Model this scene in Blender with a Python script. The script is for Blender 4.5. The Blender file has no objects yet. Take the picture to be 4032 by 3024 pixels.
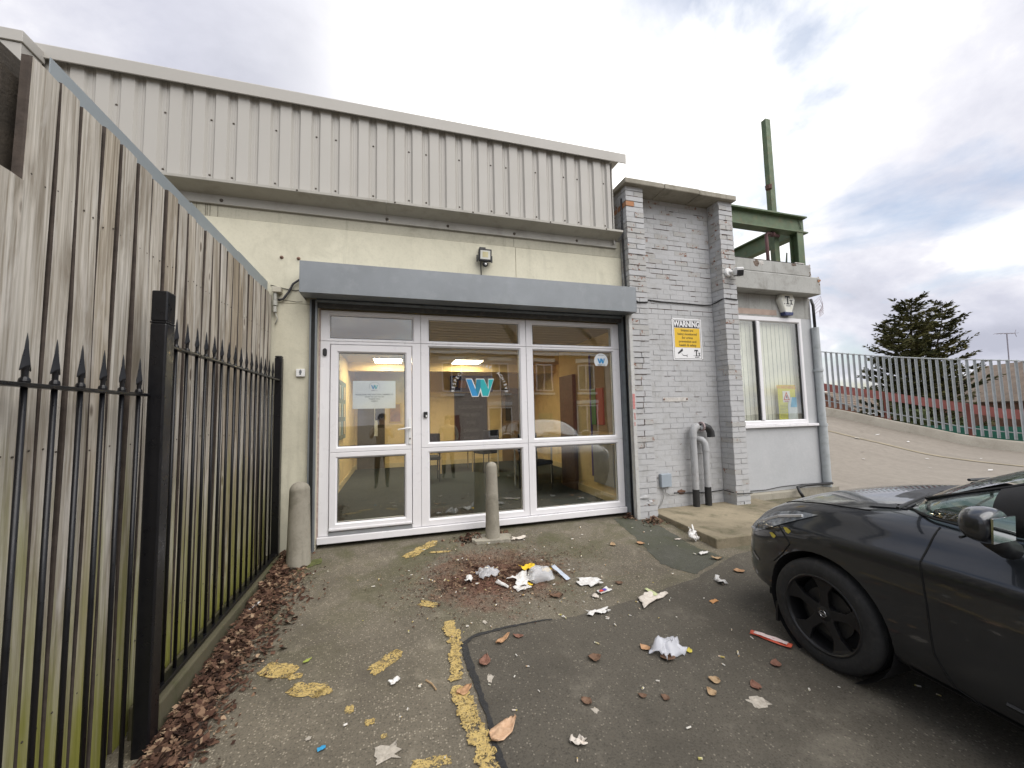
import bpy, bmesh, math, random
from mathutils import Vector, Matrix, noise as mnoise
from mathutils.bvhtree import BVHTree
R = math.radians
random.seed(11)
sc = bpy.context.scene
COL = sc.collection

# ------------------------------------------------------------------ camera
def look(yaw, pitch, roll):
    cy, sy, cp, sp = math.cos(yaw), math.sin(yaw), math.cos(pitch), math.sin(pitch)
    f = Vector((sy*cp, cy*cp, sp)); r = Vector((cy, -sy, 0)); u = r.cross(f)
    cr, sr = math.cos(roll), math.sin(roll)
    return cr*r + sr*u, -sr*r + cr*u, f
rx, ux, fx = look(R(16.6), R(4.25), R(-1.27))
cam = bpy.data.objects.new('camera', bpy.data.cameras.new('camera'))
COL.objects.link(cam)
cam.matrix_world = Matrix(((rx.x, ux.x, -fx.x, 0), (rx.y, ux.y, -fx.y, 0), (rx.z, ux.z, -fx.z, 1.40), (0, 0, 0, 1)))
cam.data.sensor_width = 36; cam.data.lens = 1550/4032*36
cam.data.clip_start = .05; cam.data.clip_end = 1500
sc.camera = cam

# ------------------------------------------------------------------ sky
SUN_AZ, SUN_EL = R(152), R(52)          # compass from +Y towards +X: set behind the camera, to the right, to light the facade
world = bpy.data.worlds.new('World'); sc.world = world; world.use_nodes = True
wt = world.node_tree; wt.nodes.clear()
def wn(t, **k):
    n = wt.nodes.new(t)
    for a, v in k.items(): setattr(n, a, v)
    return n
def wl(a, b): wt.links.new(a, b)
def wmath(op, a, b=None, clamp=False):
    n = wn('ShaderNodeMath', operation=op); n.use_clamp = clamp
    for i, v in enumerate((a, b)):
        if v is None: continue
        if isinstance(v, (int, float)): n.inputs[i].default_value = v
        else: wl(v, n.inputs[i])
    return n.outputs[0]
tc = wn('ShaderNodeTexCoord')
sky = wn('ShaderNodeTexSky', sky_type='NISHITA'); sky.sun_disc = False
sky.sun_elevation = SUN_EL; sky.sun_rotation = SUN_AZ; sky.air_density = 1.2; sky.dust_density = 1.5
sep = wn('ShaderNodeSeparateXYZ'); wl(tc.outputs['Generated'], sep.inputs[0])
zz = wmath('ADD', wmath('MAXIMUM', sep.outputs[2], 0.0), .42)
comb = wn('ShaderNodeCombineXYZ')
wl(wmath('DIVIDE', sep.outputs[0], zz), comb.inputs[0]); wl(wmath('DIVIDE', sep.outputs[1], zz), comb.inputs[1])
def cnoise(scale, detail, rough, off, dist=.4):
    m = wn('ShaderNodeMapping'); m.inputs['Location'].default_value = off; wl(comb.outputs[0], m.inputs[0])
    n = wn('ShaderNodeTexNoise'); n.inputs['Scale'].default_value = scale; n.inputs['Detail'].default_value = detail
    n.inputs['Roughness'].default_value = rough; n.inputs['Distortion'].default_value = dist
    wl(m.outputs[0], n.inputs['Vector']); return n.outputs['Fac']
def wramp(fac, stops):
    r = wn('ShaderNodeValToRGB'); e = r.color_ramp.elements
    while len(e) < len(stops): e.new(.5)
    for q, (p, c) in zip(e, stops): q.position = p; q.color = (*c, 1)
    wl(fac, r.inputs[0]); return r.outputs[0]
def wmix(f, a, b):
    m = wn('ShaderNodeMix', data_type='RGBA'); wl(f, m.inputs[0])
    for i, v in ((6, a), (7, b)):
        if isinstance(v, tuple): m.inputs[i].default_value = (*v, 1)
        else: wl(v, m.inputs[i])
    return m.outputs[2]
skys = wn('ShaderNodeVectorMath', operation='SCALE'); wl(sky.outputs[0], skys.inputs[0]); skys.inputs[3].default_value = .08
CL_OFF = (17, 6, 0)
cover = wramp(cnoise(1.7, 9, .56, CL_OFF, .35), [(.37, (0, 0, 0)), (.53, (1, 1, 1))])
tone = wramp(cnoise(1.5, 10, .58, (2, 17, 4), .25), [(.33, (.25, .257, .305)), (.43, (.32, .325, .375)), (.51, (.41, .41, .445)), (.58, (.58, .57, .56)), (.68, (.80, .785, .755))])
# sunlit break in the cloud, high over the roof
gd = Vector((math.sin(R(25))*math.cos(R(34)), math.cos(R(25))*math.cos(R(34)), math.sin(R(34))))
dotn = wn('ShaderNodeVectorMath', operation='DOT_PRODUCT'); wl(tc.outputs['Generated'], dotn.inputs[0]); dotn.inputs[1].default_value = gd
glow = wmath('POWER', wmath('MAXIMUM', dotn.outputs['Value'], 0.0), 13.0)
glow = wmath('MULTIPLY', glow, wmath('ADD', wmath('MULTIPLY', cnoise(1.1, 8, .58, (1.7, 4.1, 2), .4), 2.8), -.30), True)
cloud = wmix(glow, tone, (1.0, .98, .94))
cov2 = wmath('MAXIMUM', cover, wmath('MULTIPLY', glow, 1.25, True), True)
skycol = wmix(cov2, skys.outputs[0], cloud)
bg = wn('ShaderNodeBackground'); wl(skycol, bg.inputs[0]); bg.inputs[1].default_value = 1.0
wl(bg.outputs[0], wn('ShaderNodeOutputWorld').inputs[0])

# ------------------------------------------------------------------ sun (soft fill added behind the camera to brighten the facade) and exposure
sl = bpy.data.lights.new('fill_sun', 'SUN'); sl.energy = 1.5; sl.angle = R(70); sl.color = (1, .97, .92)
so = bpy.data.objects.new('fill_sun', sl); COL.objects.link(so)
sd = Vector((math.sin(SUN_AZ)*math.cos(SUN_EL), math.cos(SUN_AZ)*math.cos(SUN_EL), math.sin(SUN_EL)))
so.rotation_euler = sd.to_track_quat('Z', 'Y').to_euler()
sc.view_settings.view_transform = 'Standard'; sc.view_settings.look = 'None'
sc.view_settings.exposure = 1.1; sc.view_settings.gamma = 1
sc.view_settings.use_curve_mapping = False
sc.render.engine = 'CYCLES'
sc.cycles.max_bounces = 8; sc.cycles.transparent_max_bounces = 16
sc.cycles.use_denoising = True

# ------------------------------------------------------------------ materials
class Mat:
    def __init__(s, name, rough=.7, metal=0.0, spec=.5):
        s.m = bpy.data.materials.new(name); s.m.use_nodes = True; s.t = s.m.node_tree
        s.b = s.t.nodes['Principled BSDF']; s.b.inputs['Roughness'].default_value = rough
        s.b.inputs['Metallic'].default_value = metal; s.b.inputs['Specular IOR Level'].default_value = spec
        s._c = {}
    def n(s, t, **k):
        q = s.t.nodes.new(t)
        for a, v in k.items(): setattr(q, a, v)
        return q
    def l(s, a, b): s.t.links.new(a, b)
    def put(s, v, sock):
        if isinstance(v, (int, float)): sock.default_value = v
        elif isinstance(v, tuple): sock.default_value = (*v, 1) if len(v) == 3 and sock.type == 'RGBA' else v
        else: s.l(v, sock)
    def coord(s, kind='Object', scale=(1, 1, 1), off=None, rnd=0):
        key = (kind, scale, rnd)
        if key in s._c: return s._c[key]
        if kind == 'World': o = s.n('ShaderNodeNewGeometry').outputs['Position']
        else: o = s.n('ShaderNodeTexCoord').outputs[kind]
        if rnd:
            oi = s.n('ShaderNodeObjectInfo'); a = s.n('ShaderNodeVectorMath', operation='SCALE'); a.inputs[3].default_value = rnd
            cx = s.n('ShaderNodeCombineXYZ')
            for i in range(3): s.l(oi.outputs['Random'], cx.inputs[i])
            s.l(cx.outputs[0], a.inputs[0]); b = s.n('ShaderNodeVectorMath', operation='ADD'); s.l(o, b.inputs[0]); s.l(a.outputs[0], b.inputs[1]); o = b.outputs[0]
        m = s.n('ShaderNodeMapping'); m.inputs['Scale'].default_value = scale; s.l(o, m.inputs[0])
        s._c[key] = m.outputs[0]; return m.outputs[0]
    def noise(s, scale, detail=4, rough=.55, vec=None, dist=0):
        q = s.n('ShaderNodeTexNoise'); q.inputs['Scale'].default_value = scale; q.inputs['Detail'].default_value = detail
        q.inputs['Roughness'].default_value = rough; q.inputs['Distortion'].default_value = dist
        s.l(vec or s.coord(), q.inputs['Vector']); return q.outputs['Fac']
    def voro(s, scale, vec=None, feature='F1', out='Distance'):
        q = s.n('ShaderNodeTexVoronoi', feature=feature); q.inputs['Scale'].default_value = scale
        s.l(vec or s.coord(), q.inputs['Vector']); return q.outputs[out]
    def ramp(s, f, stops, interp='LINEAR'):
        r = s.n('ShaderNodeValToRGB'); r.color_ramp.interpolation = interp; e = r.color_ramp.elements
        while len(e) < len(stops): e.new(.5)
        for q, (p, c) in zip(e, stops):
            q.position = p; q.color = (c, c, c, 1) if isinstance(c, (int, float)) else (*c, 1)
        s.l(f, r.inputs[0]); return r.outputs[0]
    def mix(s, f, a, b, mode='MIX'):
        m = s.n('ShaderNodeMix', data_type='RGBA', blend_type=mode)
        s.put(f, m.inputs[0]); s.put(a, m.inputs[6]); s.put(b, m.inputs[7]); return m.outputs[2]
    def math(s, op, a, b=0.0, clamp=False):
        m = s.n('ShaderNodeMath', operation=op); m.use_clamp = clamp; s.put(a, m.inputs[0]); s.put(b, m.inputs[1]); return m.outputs[0]
    def axis(s, i, kind='World'):
        x = s.n('ShaderNodeSeparateXYZ'); s.l(s.coord(kind), x.inputs[0]); return x.outputs[i]
    def col(s, v): s.put(v, s.b.inputs['Base Color']); return s
    def rough(s, v): s.put(v, s.b.inputs['Roughness']); return s
    def bump(s, h, strength=.2, dist=.01):
        q = s.n('ShaderNodeBump'); q.inputs['Strength'].default_value = strength; q.inputs['Distance'].default_value = dist
        s.l(h, q.inputs['Height']); s.l(q.outputs[0], s.b.inputs['Normal']); return s
MATS = {}
def plain(name, c, rough=.6, metal=0, var=.12, scale=6, dirt=None, bump=.05, bscale=60, spec=.5, kind='Object'):
    """a painted / moulded surface: colour with blotches, a little dirt, fine relief"""
    if name in MATS: return MATS[name]
    m = Mat(name, rough, metal, spec)
    v = m.coord(kind)
    lo = tuple(x*(1-var) for x in c); hi = tuple(min(1, x*(1+var)) for x in c)
    k = m.mix(m.ramp(m.noise(scale, 6, .6, v), [(.3, 0), (.7, 1)]), lo, hi)
    if dirt: k = m.mix(m.ramp(m.noise(scale*2.3, 8, .65, v), [(.52, 0), (.72, .75)]), k, dirt)
    m.col(k); m.rough(m.ramp(m.noise(scale*3, 4, .6, v), [(.3, max(0, rough-.08)), (.7, min(1, rough+.08))]))
    if bump: m.bump(m.noise(bscale, 4, .6, v), bump, .01)
    MATS[name] = m.m; return m.m
def emit(name, c, s):
    m = bpy.data.materials.new(name); m.use_nodes = True; b = m.node_tree.nodes['Principled BSDF']
    b.inputs['Base Color'].default_value = (*c, 1); b.inputs['Emission Color'].default_value = (*c, 1); b.inputs['Emission Strength'].default_value = s
    MATS[name] = m; return m

# asphalt, old and coarse
def mk_asphalt(name, a, b, chip, chipd, moss):
    m = Mat(name, .88, 0, .35); v = m.coord('World')
    big = m.ramp(m.noise(1.1, 6, .6, v), [(.3, 0), (.7, 1)])
    k = m.mix(big, a, b)
    fine = m.noise(95, 5, .75, v)
    k = m.mix(m.ramp(fine, [(.36, .75), (.5, 0)]), k, tuple(x*.45 for x in a))
    vr = m.n('ShaderNodeTexVoronoi'); vr.inputs['Scale'].default_value = 85; m.l(v, vr.inputs['Vector'])
    sp = m.n('ShaderNodeSeparateColor'); m.l(vr.outputs['Color'], sp.inputs[0])
    chips = m.math('MULTIPLY', m.ramp(vr.outputs['Distance'], [(.25, 1), (.5, 0)]), m.ramp(sp.outputs[0], [(1-chipd-.05, 0), (1-chipd, 1)]))
    k = m.mix(m.math('MULTIPLY', chips, .6), k, chip)
    st = m.ramp(m.noise(2.6, 8, .66, v, .6), [(.5, 0), (.72, .55)])
    k = m.mix(st, k, tuple(x*.62 for x in a))
    lt = m.ramp(m.noise(3.7, 7, .7, v, .3), [(.56, 0), (.76, .35)])
    k = m.mix(lt, k, chip)
    if moss:
        mk = m.math('MULTIPLY', m.ramp(m.noise(1.9, 8, .7, v, .5), [(.44, 0), (.62, 1)]), m.ramp(m.axis(1), [(2.6, 0), (4.6, 1)]) if False else m.ramp(m.math('MULTIPLY', m.math('SUBTRACT', m.axis(1), 2.2), .42, True), [(0, 0.0), (1, .8)]))
        k = m.mix(mk, k, moss)
    if moss and chipd > .1:   # trodden leaf dirt worked into the surface before the middle window
        mp = m.n('ShaderNodeMapping'); mp.inputs['Location'].default_value = (-.86/.95, -3.60/.78, 0); mp.inputs['Scale'].default_value = (1/.95, 1/.78, 0); m.l(m.coord('World'), mp.inputs[0])
        ln = m.n('ShaderNodeVectorMath', operation='LENGTH'); m.l(mp.outputs[0], ln.inputs[0])
        mk2 = m.math('ADD', m.math('MULTIPLY', ln.outputs['Value'], -1.0), m.math('MULTIPLY', m.noise(5, 8, .7, v, .4), 1.5))
        k = m.mix(m.ramp(mk2, [(.0, 0), (.55, .85)]), k, m.mix(m.ramp(fine, [(.35, 0), (.65, 1)]), (.055, .024, .016), (.26, .115, .075)))
    m.col(k); m.bump(m.math('ADD', m.math('MULTIPLY', fine, .7), m.math('MULTIPLY', vr.outputs['Distance'], -.5)), .75, .006)
    MATS[name] = m.m; return m.m
ASPH = mk_asphalt('old_asphalt', (.120, .104, .078), (.185, .162, .122), (.42, .37, .285), .20, (.072, .072, .028))
ASPH2 = mk_asphalt('patch_asphalt', (.080, .071, .056), (.112, .100, .079), (.28, .25, .20), .07, None)
ASPH3 = mk_asphalt('trench_asphalt', (.072, .072, .058), (.092, .092, .074), (.2, .19, .16), .03, (.05, .056, .026))
def mk_ramp():
    m = Mat('worn_ramp', .85); v = m.coord('UV', (16, 2.2, 1)); v2 = m.coord('World')
    k = m.mix(m.ramp(m.noise(1.0, 7, .62, v, .3), [(.3, 0), (.7, 1)]), (.215, .188, .155), (.265, .235, .195))
    k = m.mix(m.ramp(m.noise(9, 8, .7, v2), [(.4, .35), (.6, 0)]), k, (.15, .13, .105))
    m.col(k); m.bump(m.noise(60, 5, .7, v2), .2, .005); MATS['ramp'] = m.m; return m.m
RAMP = mk_ramp()
def mk_render(name, a, b, stain, amt=.5, drips=True):
    m = Mat(name, .85, 0, .3); v = m.coord('World'); vs = m.coord('World', (7, 7, .55))
    k = m.mix(m.ramp(m.noise(1.3, 7, .6, v), [(.3, 0), (.7, 1)]), a, b)
    k = m.mix(m.math('MULTIPLY', m.ramp(m.noise(3.1, 9, .68, v, .5), [(.5, 0), (.75, 1)]), amt), k, stain)
    if drips: k = m.mix(m.math('MULTIPLY', m.ramp(m.noise(1.0, 6, .65, vs), [(.55, 0), (.75, 1)]), amt*.9), k, tuple(x*.8 for x in stain))
    k = m.mix(m.ramp(m.noise(38, 5, .7, v), [(.3, .25), (.5, 0)]), k, stain)
    m.col(k); m.bump(m.math('ADD', m.noise(22, 8, .7, v), m.math('MULTIPLY', m.noise(3, 3, .5, v), .8)), .22, .012)
    MATS[name] = m.m; return m.m
CREAM = mk_render('cream_render', (.55, .525, .415), (.66, .63, .50), (.42, .40, .31), .5)
CREAM2 = mk_render('dirty_cream', (.40, .385, .31), (.50, .475, .38), (.25, .235, .18), .65)
GREYR = mk_render('grey_render', (.40, .41, .42), (.47, .48, .49), (.56, .56, .56), .35)
GREYD = mk_render('weathered_render', (.33, .33, .31), (.41, .41, .39), (.16, .15, .13), .7)
CONC = mk_render('concrete', (.235, .215, .175), (.37, .345, .285), (.12, .11, .078), .8, True)
SLABM = mk_render('mossy_slab', (.165, .14, .095), (.33, .28, .195), (.055, .057, .027), .95, False)
def mk_brick(name, paint, peel, peelc):
    m = Mat(name, .8, 0, .35); v = m.coord('World'); vr = m.coord('Object', (1, 1, 1), rnd=20)
    oi = m.n('ShaderNodeObjectInfo').outputs['Random']
    k = m.mix(m.ramp(m.noise(2.2, 6, .6, v), [(.3, 0), (.7, 1)]), tuple(x*.9 for x in paint), paint)
    k = m.mix(m.math('MULTIPLY', m.ramp(m.noise(7, 8, .7, v, .4), [(.5, 0), (.75, 1)]), .45), k, (.26, .25, .22))
    k = m.mix(m.ramp(m.noise(16, 7, .7, v, .6), [(1-peel, 0), (1.02-peel, 1)]), k, peelc)
    m.col(k); m.bump(m.math('ADD', m.noise(28, 7, .7, v), m.math('MULTIPLY', m.noise(90, 3, .6, v), .35)), .5, .006)
    MATS[name] = m.m; return m.m
PBRICK = mk_brick('painted_brick', (.465, .468, .472), .335, (.22, .085, .045))
PBRICK2 = mk_brick('dirty_painted_brick', (.42, .415, .40), .42, (.21, .09, .055))
BBRICK = mk_brick('bare_brick', (.42, .20, .10), .35, (.30, .12, .06))
MORT = mk_brick('painted_mortar', (.435, .437, .438), .35, (.13, .07, .045))
def mk_wood():
    m = Mat('weathered_timber', .85, 0, .25)
    v = m.coord('Object', (75, 75, 1.6), rnd=30); v2 = m.coord('Object', (10, 10, 1.5), rnd=30); oi = m.n('ShaderNodeObjectInfo').outputs['Random']
    vk = m.coord('Object', (7.5, 7.5, 2.6), rnd=55); d = m.voro(1.0, vk)
    g = m.noise(1.0, 6, .62, v, .25)
    k = m.mix(m.ramp(g, [(.30, 0), (.64, 1)]), (.25, .215, .165), (.66, .625, .56))
    tone = m.ramp(m.math('FRACT', m.math('MULTIPLY', oi, 7.31)), [(0, 0), (.5, .15), (1, .85)])
    k = m.mix(tone, k, m.mix(m.ramp(g, [(.30, 0), (.64, 1)]), (.17, .13, .08), (.50, .42, .31)))
    k = m.mix(m.ramp(m.noise(.8, 6, .64, v2, .6), [(.45, 0), (.66, .85)]), k, m.mix(g, (.12, .095, .065), (.30, .255, .195)))
    k = m.mix(m.ramp(m.noise(1.3, 5, .6, v2, .3), [(.56, 0), (.74, .7)]), k, (.66, .63, .59))
    kn = m.ramp(d, [(.07, 1), (.105, 0)]); ring = m.ramp(d, [(.09, 0), (.125, .8), (.23, 0)])
    k = m.mix(ring, k, (.58, .53, .46)); k = m.mix(m.math('MULTIPLY', kn, .85), k, (.13, .095, .07))
    z = m.axis(2); al = m.ramp(m.math('ADD', m.math('MULTIPLY', z, -.36), m.math('MULTIPLY', m.noise(.9, 5, .6, v2), .95)), [(.08, 0), (.48, .95)])
    k = m.mix(al, k, m.mix(g, (.12, .125, .018), (.36, .355, .065)))
    m.col(k); m.bump(g, .4, .005); MATS['wood'] = m.m; return m.m
WOOD = mk_wood()
def mk_carpaint():
    m = Mat('satin_black_paint', .32, 0, .5); v = m.coord('Object')
    m.col(m.mix(m.ramp(m.noise(3, 5, .6, v), [(.3, 0), (.7, 1)]), (.020, .023, .028), (.027, .030, .036)))
    m.b.inputs['Metallic'].default_value = .6
    m.b.inputs['Coat Weight'].default_value = 1.0; m.b.inputs['Coat Roughness'].default_value = .05
    m.rough(m.ramp(m.noise(40, 5, .7, v), [(.3, .28), (.7, .40)])); m.m.name = 'satin_black_paint'; return m.m
CARP = mk_carpaint()
def mk_glass(name, tint, refl=1.0):
    m = bpy.data.materials.new(name); m.use_nodes = True; t = m.node_tree; t.nodes.clear()
    o = t.nodes.new('ShaderNodeOutputMaterial'); mx = t.nodes.new('ShaderNodeMixShader'); tr = t.nodes.new('ShaderNodeBsdfTransparent'); g = t.nodes.new('ShaderNodeBsdfGlossy')
    lw = t.nodes.new('ShaderNodeLayerWeight'); lw.inputs[0].default_value = .5
    pw = t.nodes.new('ShaderNodeMath'); pw.operation = 'POWER'; pw.inputs[1].default_value = 5; t.links.new(lw.outputs['Facing'], pw.inputs[0])
    f = t.nodes.new('ShaderNodeMath'); f.operation = 'MULTIPLY_ADD'; f.inputs[1].default_value = .9; f.inputs[2].default_value = .13; t.links.new(pw.outputs[0], f.inputs[0])
    tr.inputs[0].default_value = (*tint, 1); g.inputs['Roughness'].default_value = .0; g.inputs[0].default_value = (refl, refl, refl, 1)
    n = t.nodes.new('ShaderNodeTexNoise'); n.inputs['Scale'].default_value = 1.6; tcn = t.nodes.new('ShaderNodeTexCoord'); t.links.new(tcn.outputs['Object'], n.inputs['Vector'])
    b = t.nodes.new('ShaderNodeBump'); b.inputs['Strength'].default_value = .05; b.inputs['Distance'].default_value = .02; t.links.new(n.outputs[0], b.inputs['Height']); t.links.new(b.outputs[0], g.inputs['Normal'])
    t.links.new(f.outputs[0], mx.inputs[0]); t.links.new(tr.outputs[0], mx.inputs[1]); t.links.new(g.outputs[0], mx.inputs[2]); t.links.new(mx.outputs[0], o.inputs[0])
    MATS[name] = m; return m
GLASS = mk_glass('window_glass', (.93, .95, .94))
UPVC = plain('white_upvc', (.74, .73, .745), .32, var=.035, scale=2.5, bump=.02)
GALV = plain('grey_shutter_metal', (.195, .21, .222), .42, .3, var=.08, scale=3, dirt=(.235, .25, .26), bump=.10, bscale=220)
GALVD = plain('grey_guide_metal', (.15, .17, .185), .5, .3, var=.12, dirt=(.09, .09, .09))
CLAD = plain('beige_cladding', (.405, .388, .355), .5, .0, var=.03, scale=.7, bump=.015, kind='World')
CLADD = plain('beige_flashing', (.35, .335, .295), .5, .0, var=.08, scale=1.5, dirt=(.22, .205, .17), bump=.02, kind='World')
BLACK = plain('black_gloss_paint', (.006, .006, .0075), .33, 0, var=.2, scale=9, bump=.05, bscale=30, spec=.4)
BLKPL = plain('black_plastic', (.013, .013, .014), .45, 0, var=.2)
RUBBER = plain('tyre_rubber', (.016, .016, .016), .82, 0, var=.3, scale=12, dirt=(.035, .033, .03), bump=.15, bscale=120)
WHEELM = plain('black_alloy', (.014, .014, .015), .42, .3, var=.2, scale=10, bump=.02)
GREEN = plain('green_steel', (.082, .122, .060), .6, 0, var=.25, scale=3.5, dirt=(.15, .12, .05), bump=.1)
REDST = plain('faded_red_steel', (.40, .13, .11), .7, 0, var=.2, scale=2, dirt=(.28, .12, .09))
PALGR = plain('galvanised_steel', (.40, .425, .435), .6, .1, var=.12, scale=3, dirt=(.24, .26, .25))
def mk_wornpaint():
    m = Mat('faded_yellow_paint', .85, 0, .3); v = m.coord('World')
    k = m.mix(m.ramp(m.noise(18, 6, .65, v), [(.3, 0), (.7, 1)]), (.42, .30, .105), (.58, .43, .165))
    k = m.mix(m.ramp(m.noise(70, 5, .7, v), [(.36, .8), (.52, 0)]), k, (.17, .14, .09)); m.col(k); m.bump(m.noise(95, 5, .75, v), .7, .006)
    a = m.ramp(m.math('ADD', m.math('MULTIPLY', m.noise(95, 4, .7, v), .65), m.math('MULTIPLY', m.noise(16, 6, .7, v, .5), .55)), [(.515, 0), (.59, 1)])
    tr = m.n('ShaderNodeBsdfTransparent'); mx = m.n('ShaderNodeMixShader'); m.l(a, mx.inputs[0]); m.l(tr.outputs[0], mx.inputs[1]); m.l(m.b.outputs[0], mx.inputs[2]); m.l(mx.outputs[0], m.t.nodes['Material Output'].inputs[0]); return m.m
YPAINT = mk_wornpaint()
TAR = plain('tar_seam', (.022, .022, .022), .7, 0, var=.3, scale=20, bump=.5, bscale=70)
WHITE = plain('white_plastic', (.72, .72, .71), .45, 0, var=.05, dirt=(.55, .54, .5))
SCREW = plain('rusty_screw', (.09, .075, .06), .6, .4, var=.3)

# ------------------------------------------------------------------ mesh builder
def wloc(o):
    v = Vector((0, 0, 0))
    while o is not None: v += o.location; o = o.parent
    return v
class MB:
    def __init__(s): s.v = []; s.f = []
    def add(s, vs, fs):
        b = len(s.v); s.v += [Vector(v) for v in vs]; s.f += [tuple(b+i for i in f) for f in fs]; return s
    def box(s, x0, x1, y0, y1, z0, z1):
        return s.add([(x0,y0,z0),(x1,y0,z0),(x1,y1,z0),(x0,y1,z0),(x0,y0,z1),(x1,y0,z1),(x1,y1,z1),(x0,y1,z1)],
                     [(0,3,2,1),(4,5,6,7),(0,1,5,4),(1,2,6,5),(2,3,7,6),(3,0,4,7)])
    def quad(s, a, b, c, d): return s.add([a, b, c, d], [(0, 1, 2, 3)])
    def tube(s, pts, r, n=8, cap=True):
        pts = [Vector(p) for p in pts]; rs = r if isinstance(r, (list, tuple)) else [r]*len(pts)
        vs = []; fs = []; up = None
        for i, p in enumerate(pts):
            d = (pts[min(i+1, len(pts)-1)] - pts[max(i-1, 0)])
            d = d.normalized() if d.length > 1e-9 else Vector((0, 0, 1))
            if up is None: up = Vector((0, 0, 1)) if abs(d.z) < .9 else Vector((1, 0, 0))
            a = d.cross(up)
            if a.length < 1e-6: a = d.orthogonal()
            a.normalize(); b = d.cross(a).normalized(); up = a.cross(d) if False else up
            for k in range(n):
                t = 2*math.pi*k/n; vs.append(p + rs[i]*(math.cos(t)*a + math.sin(t)*b))
        for i in range(len(pts)-1):
            for k in range(n): fs.append((i*n+k, i*n+(k+1) % n, (i+1)*n+(k+1) % n, (i+1)*n+k))
        if cap: fs.append(tuple(reversed(range(n)))); fs.append(tuple((len(pts)-1)*n+k for k in range(n)))
        return s.add(vs, fs)
    def lathe(s, prof, c=(0, 0, 0), ax='z', n=24, close=False):
        c = Vector(c); vs = []; fs = []
        for (r, h) in prof:
            for k in range(n):
                t = 2*math.pi*k/n; x, y = r*math.cos(t), r*math.sin(t)
                vs.append(c + (Vector((x, y, h)) if ax == 'z' else Vector((h, x, y)) if ax == 'x' else Vector((x, h, y))))
        for i in range(len(prof)-1):
            for k in range(n): fs.append((i*n+k, i*n+(k+1) % n, (i+1)*n+(k+1) % n, (i+1)*n+k))
        if close: fs.append(tuple(range(n))); fs.append(tuple((len(prof)-1)*n+k for k in range(n)))
        return s.add(vs, fs)
    def prism(s, poly, a, b, axis='y'):
        """poly in the two other axes, swept from a to b along axis"""
        def P(u, w, t): return {'x': (t, u, w), 'y': (u, t, w), 'z': (u, w, t)}[axis]
        n = len(poly)
        return s.add([P(u, w, a) for u, w in poly] + [P(u, w, b) for u, w in poly],
                     [tuple(reversed(range(n))), tuple(range(n, 2*n))] + [(i, (i+1) % n, n+(i+1) % n, n+i) for i in range(n)])
    def ring(s, o, i, yf, yb, ch=.016, rec=.022):
        """mitred window member ring in the XZ plane: o, i = (x0, x1, z0, z1)"""
        def rc(r, d, y): return [(r[0]+d, y, r[2]+d), (r[1]-d, y, r[2]+d), (r[1]-d, y, r[3]-d), (r[0]+d, y, r[3]-d)]
        L = [rc(o, .0, yb), rc(o, .0, yf+.004), rc(o, .004, yf), rc(i, -ch-.003, yf), rc(i, -ch, yf+.003), rc(i, 0, yf+rec), rc(i, 0, yb)]
        vs = [p for q in L for p in q]; fs = []
        for a in range(len(L)-1):
            for k in range(4): fs.append((a*4+k, a*4+(k+1) % 4, a*4+4+(k+1) % 4, a*4+4+k))
        return s.add(vs, fs)
    def ball(s, c, r, n=12, m=8, jitter=0):
        c = Vector(c); r = Vector(r) if not isinstance(r, (int, float)) else Vector((r, r, r)); vs = []; fs = []
        for i in range(m+1):
            t = math.pi*i/m
            for k in range(n):
                p = 2*math.pi*k/n; q = 1+random.uniform(-jitter, jitter)
                vs.append(c + Vector((r.x*math.sin(t)*math.cos(p)*q, r.y*math.sin(t)*math.sin(p)*q, r.z*math.cos(t)*q)))
        for i in range(m):
            for k in range(n): fs.append((i*n+k, (i+1)*n+k, (i+1)*n+(k+1) % n, i*n+(k+1) % n))
        return s.add(vs, fs)
    def mesh(s, name, off=Vector((0, 0, 0)), smooth=False):
        me = bpy.data.meshes.new(name); me.from_pydata([v-off for v in s.v], [], s.f)
        bm = bmesh.new(); bm.from_mesh(me); bmesh.ops.remove_doubles(bm, verts=bm.verts, dist=1e-6); bmesh.ops.recalc_face_normals(bm, faces=bm.faces); bm.to_mesh(me); bm.free()
        if smooth: me.polygons.foreach_set('use_smooth', [True]*len(me.polygons))
        return me
    def build(s, name, mat, parent=None, smooth=False, bevel=0, local=False, seg=2, auto=None):
        off = Vector((0, 0, 0)) if (local or parent is None) else wloc(parent)
        me = s.mesh(name, off, smooth)
        if mat: me.materials.append(mat)
        o = bpy.data.objects.new(name, me); COL.objects.link(o); o.parent = parent
        if bevel:
            b = o.modifiers.new('bevel', 'BEVEL'); b.width = bevel; b.segments = seg; b.limit_method = 'ANGLE'; b.angle_limit = R(35); b.harden_normals = False
        if smooth and auto:
            sm = me; bm = bmesh.new(); bm.from_mesh(me)
            for e in bm.edges:
                if len(e.link_faces) == 2 and e.calc_face_angle(0) > R(auto): e.smooth = False
            bm.to_mesh(me); bm.free()
        return o
def tag(o, label, cat, group=None, kind=None):
    o['label'] = label; o['category'] = cat
    if group: o['group'] = group
    if kind: o['kind'] = kind
    return o
def thing(name, label, cat, loc=(0, 0, 0), rz=0, group=None):
    o = bpy.data.objects.new(name, None); COL.objects.link(o); o.empty_display_size = .1
    o.location = loc; o.rotation_euler = (0, 0, rz); return tag(o, label, cat, group)
def struct(o, label=None):
    o['kind'] = 'structure'
    if label: o['label'] = label
    return o
def link(me, name, parent, loc=(0, 0, 0), rot=(0, 0, 0), scl=(1, 1, 1), mat=None):
    o = bpy.data.objects.new(name, me); COL.objects.link(o); o.parent = parent
    o.location = loc; o.rotation_euler = rot; o.scale = scl
    if mat: 
        o.material_slots[0].link = 'OBJECT'; o.material_slots[0].material = mat
    return o
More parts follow.
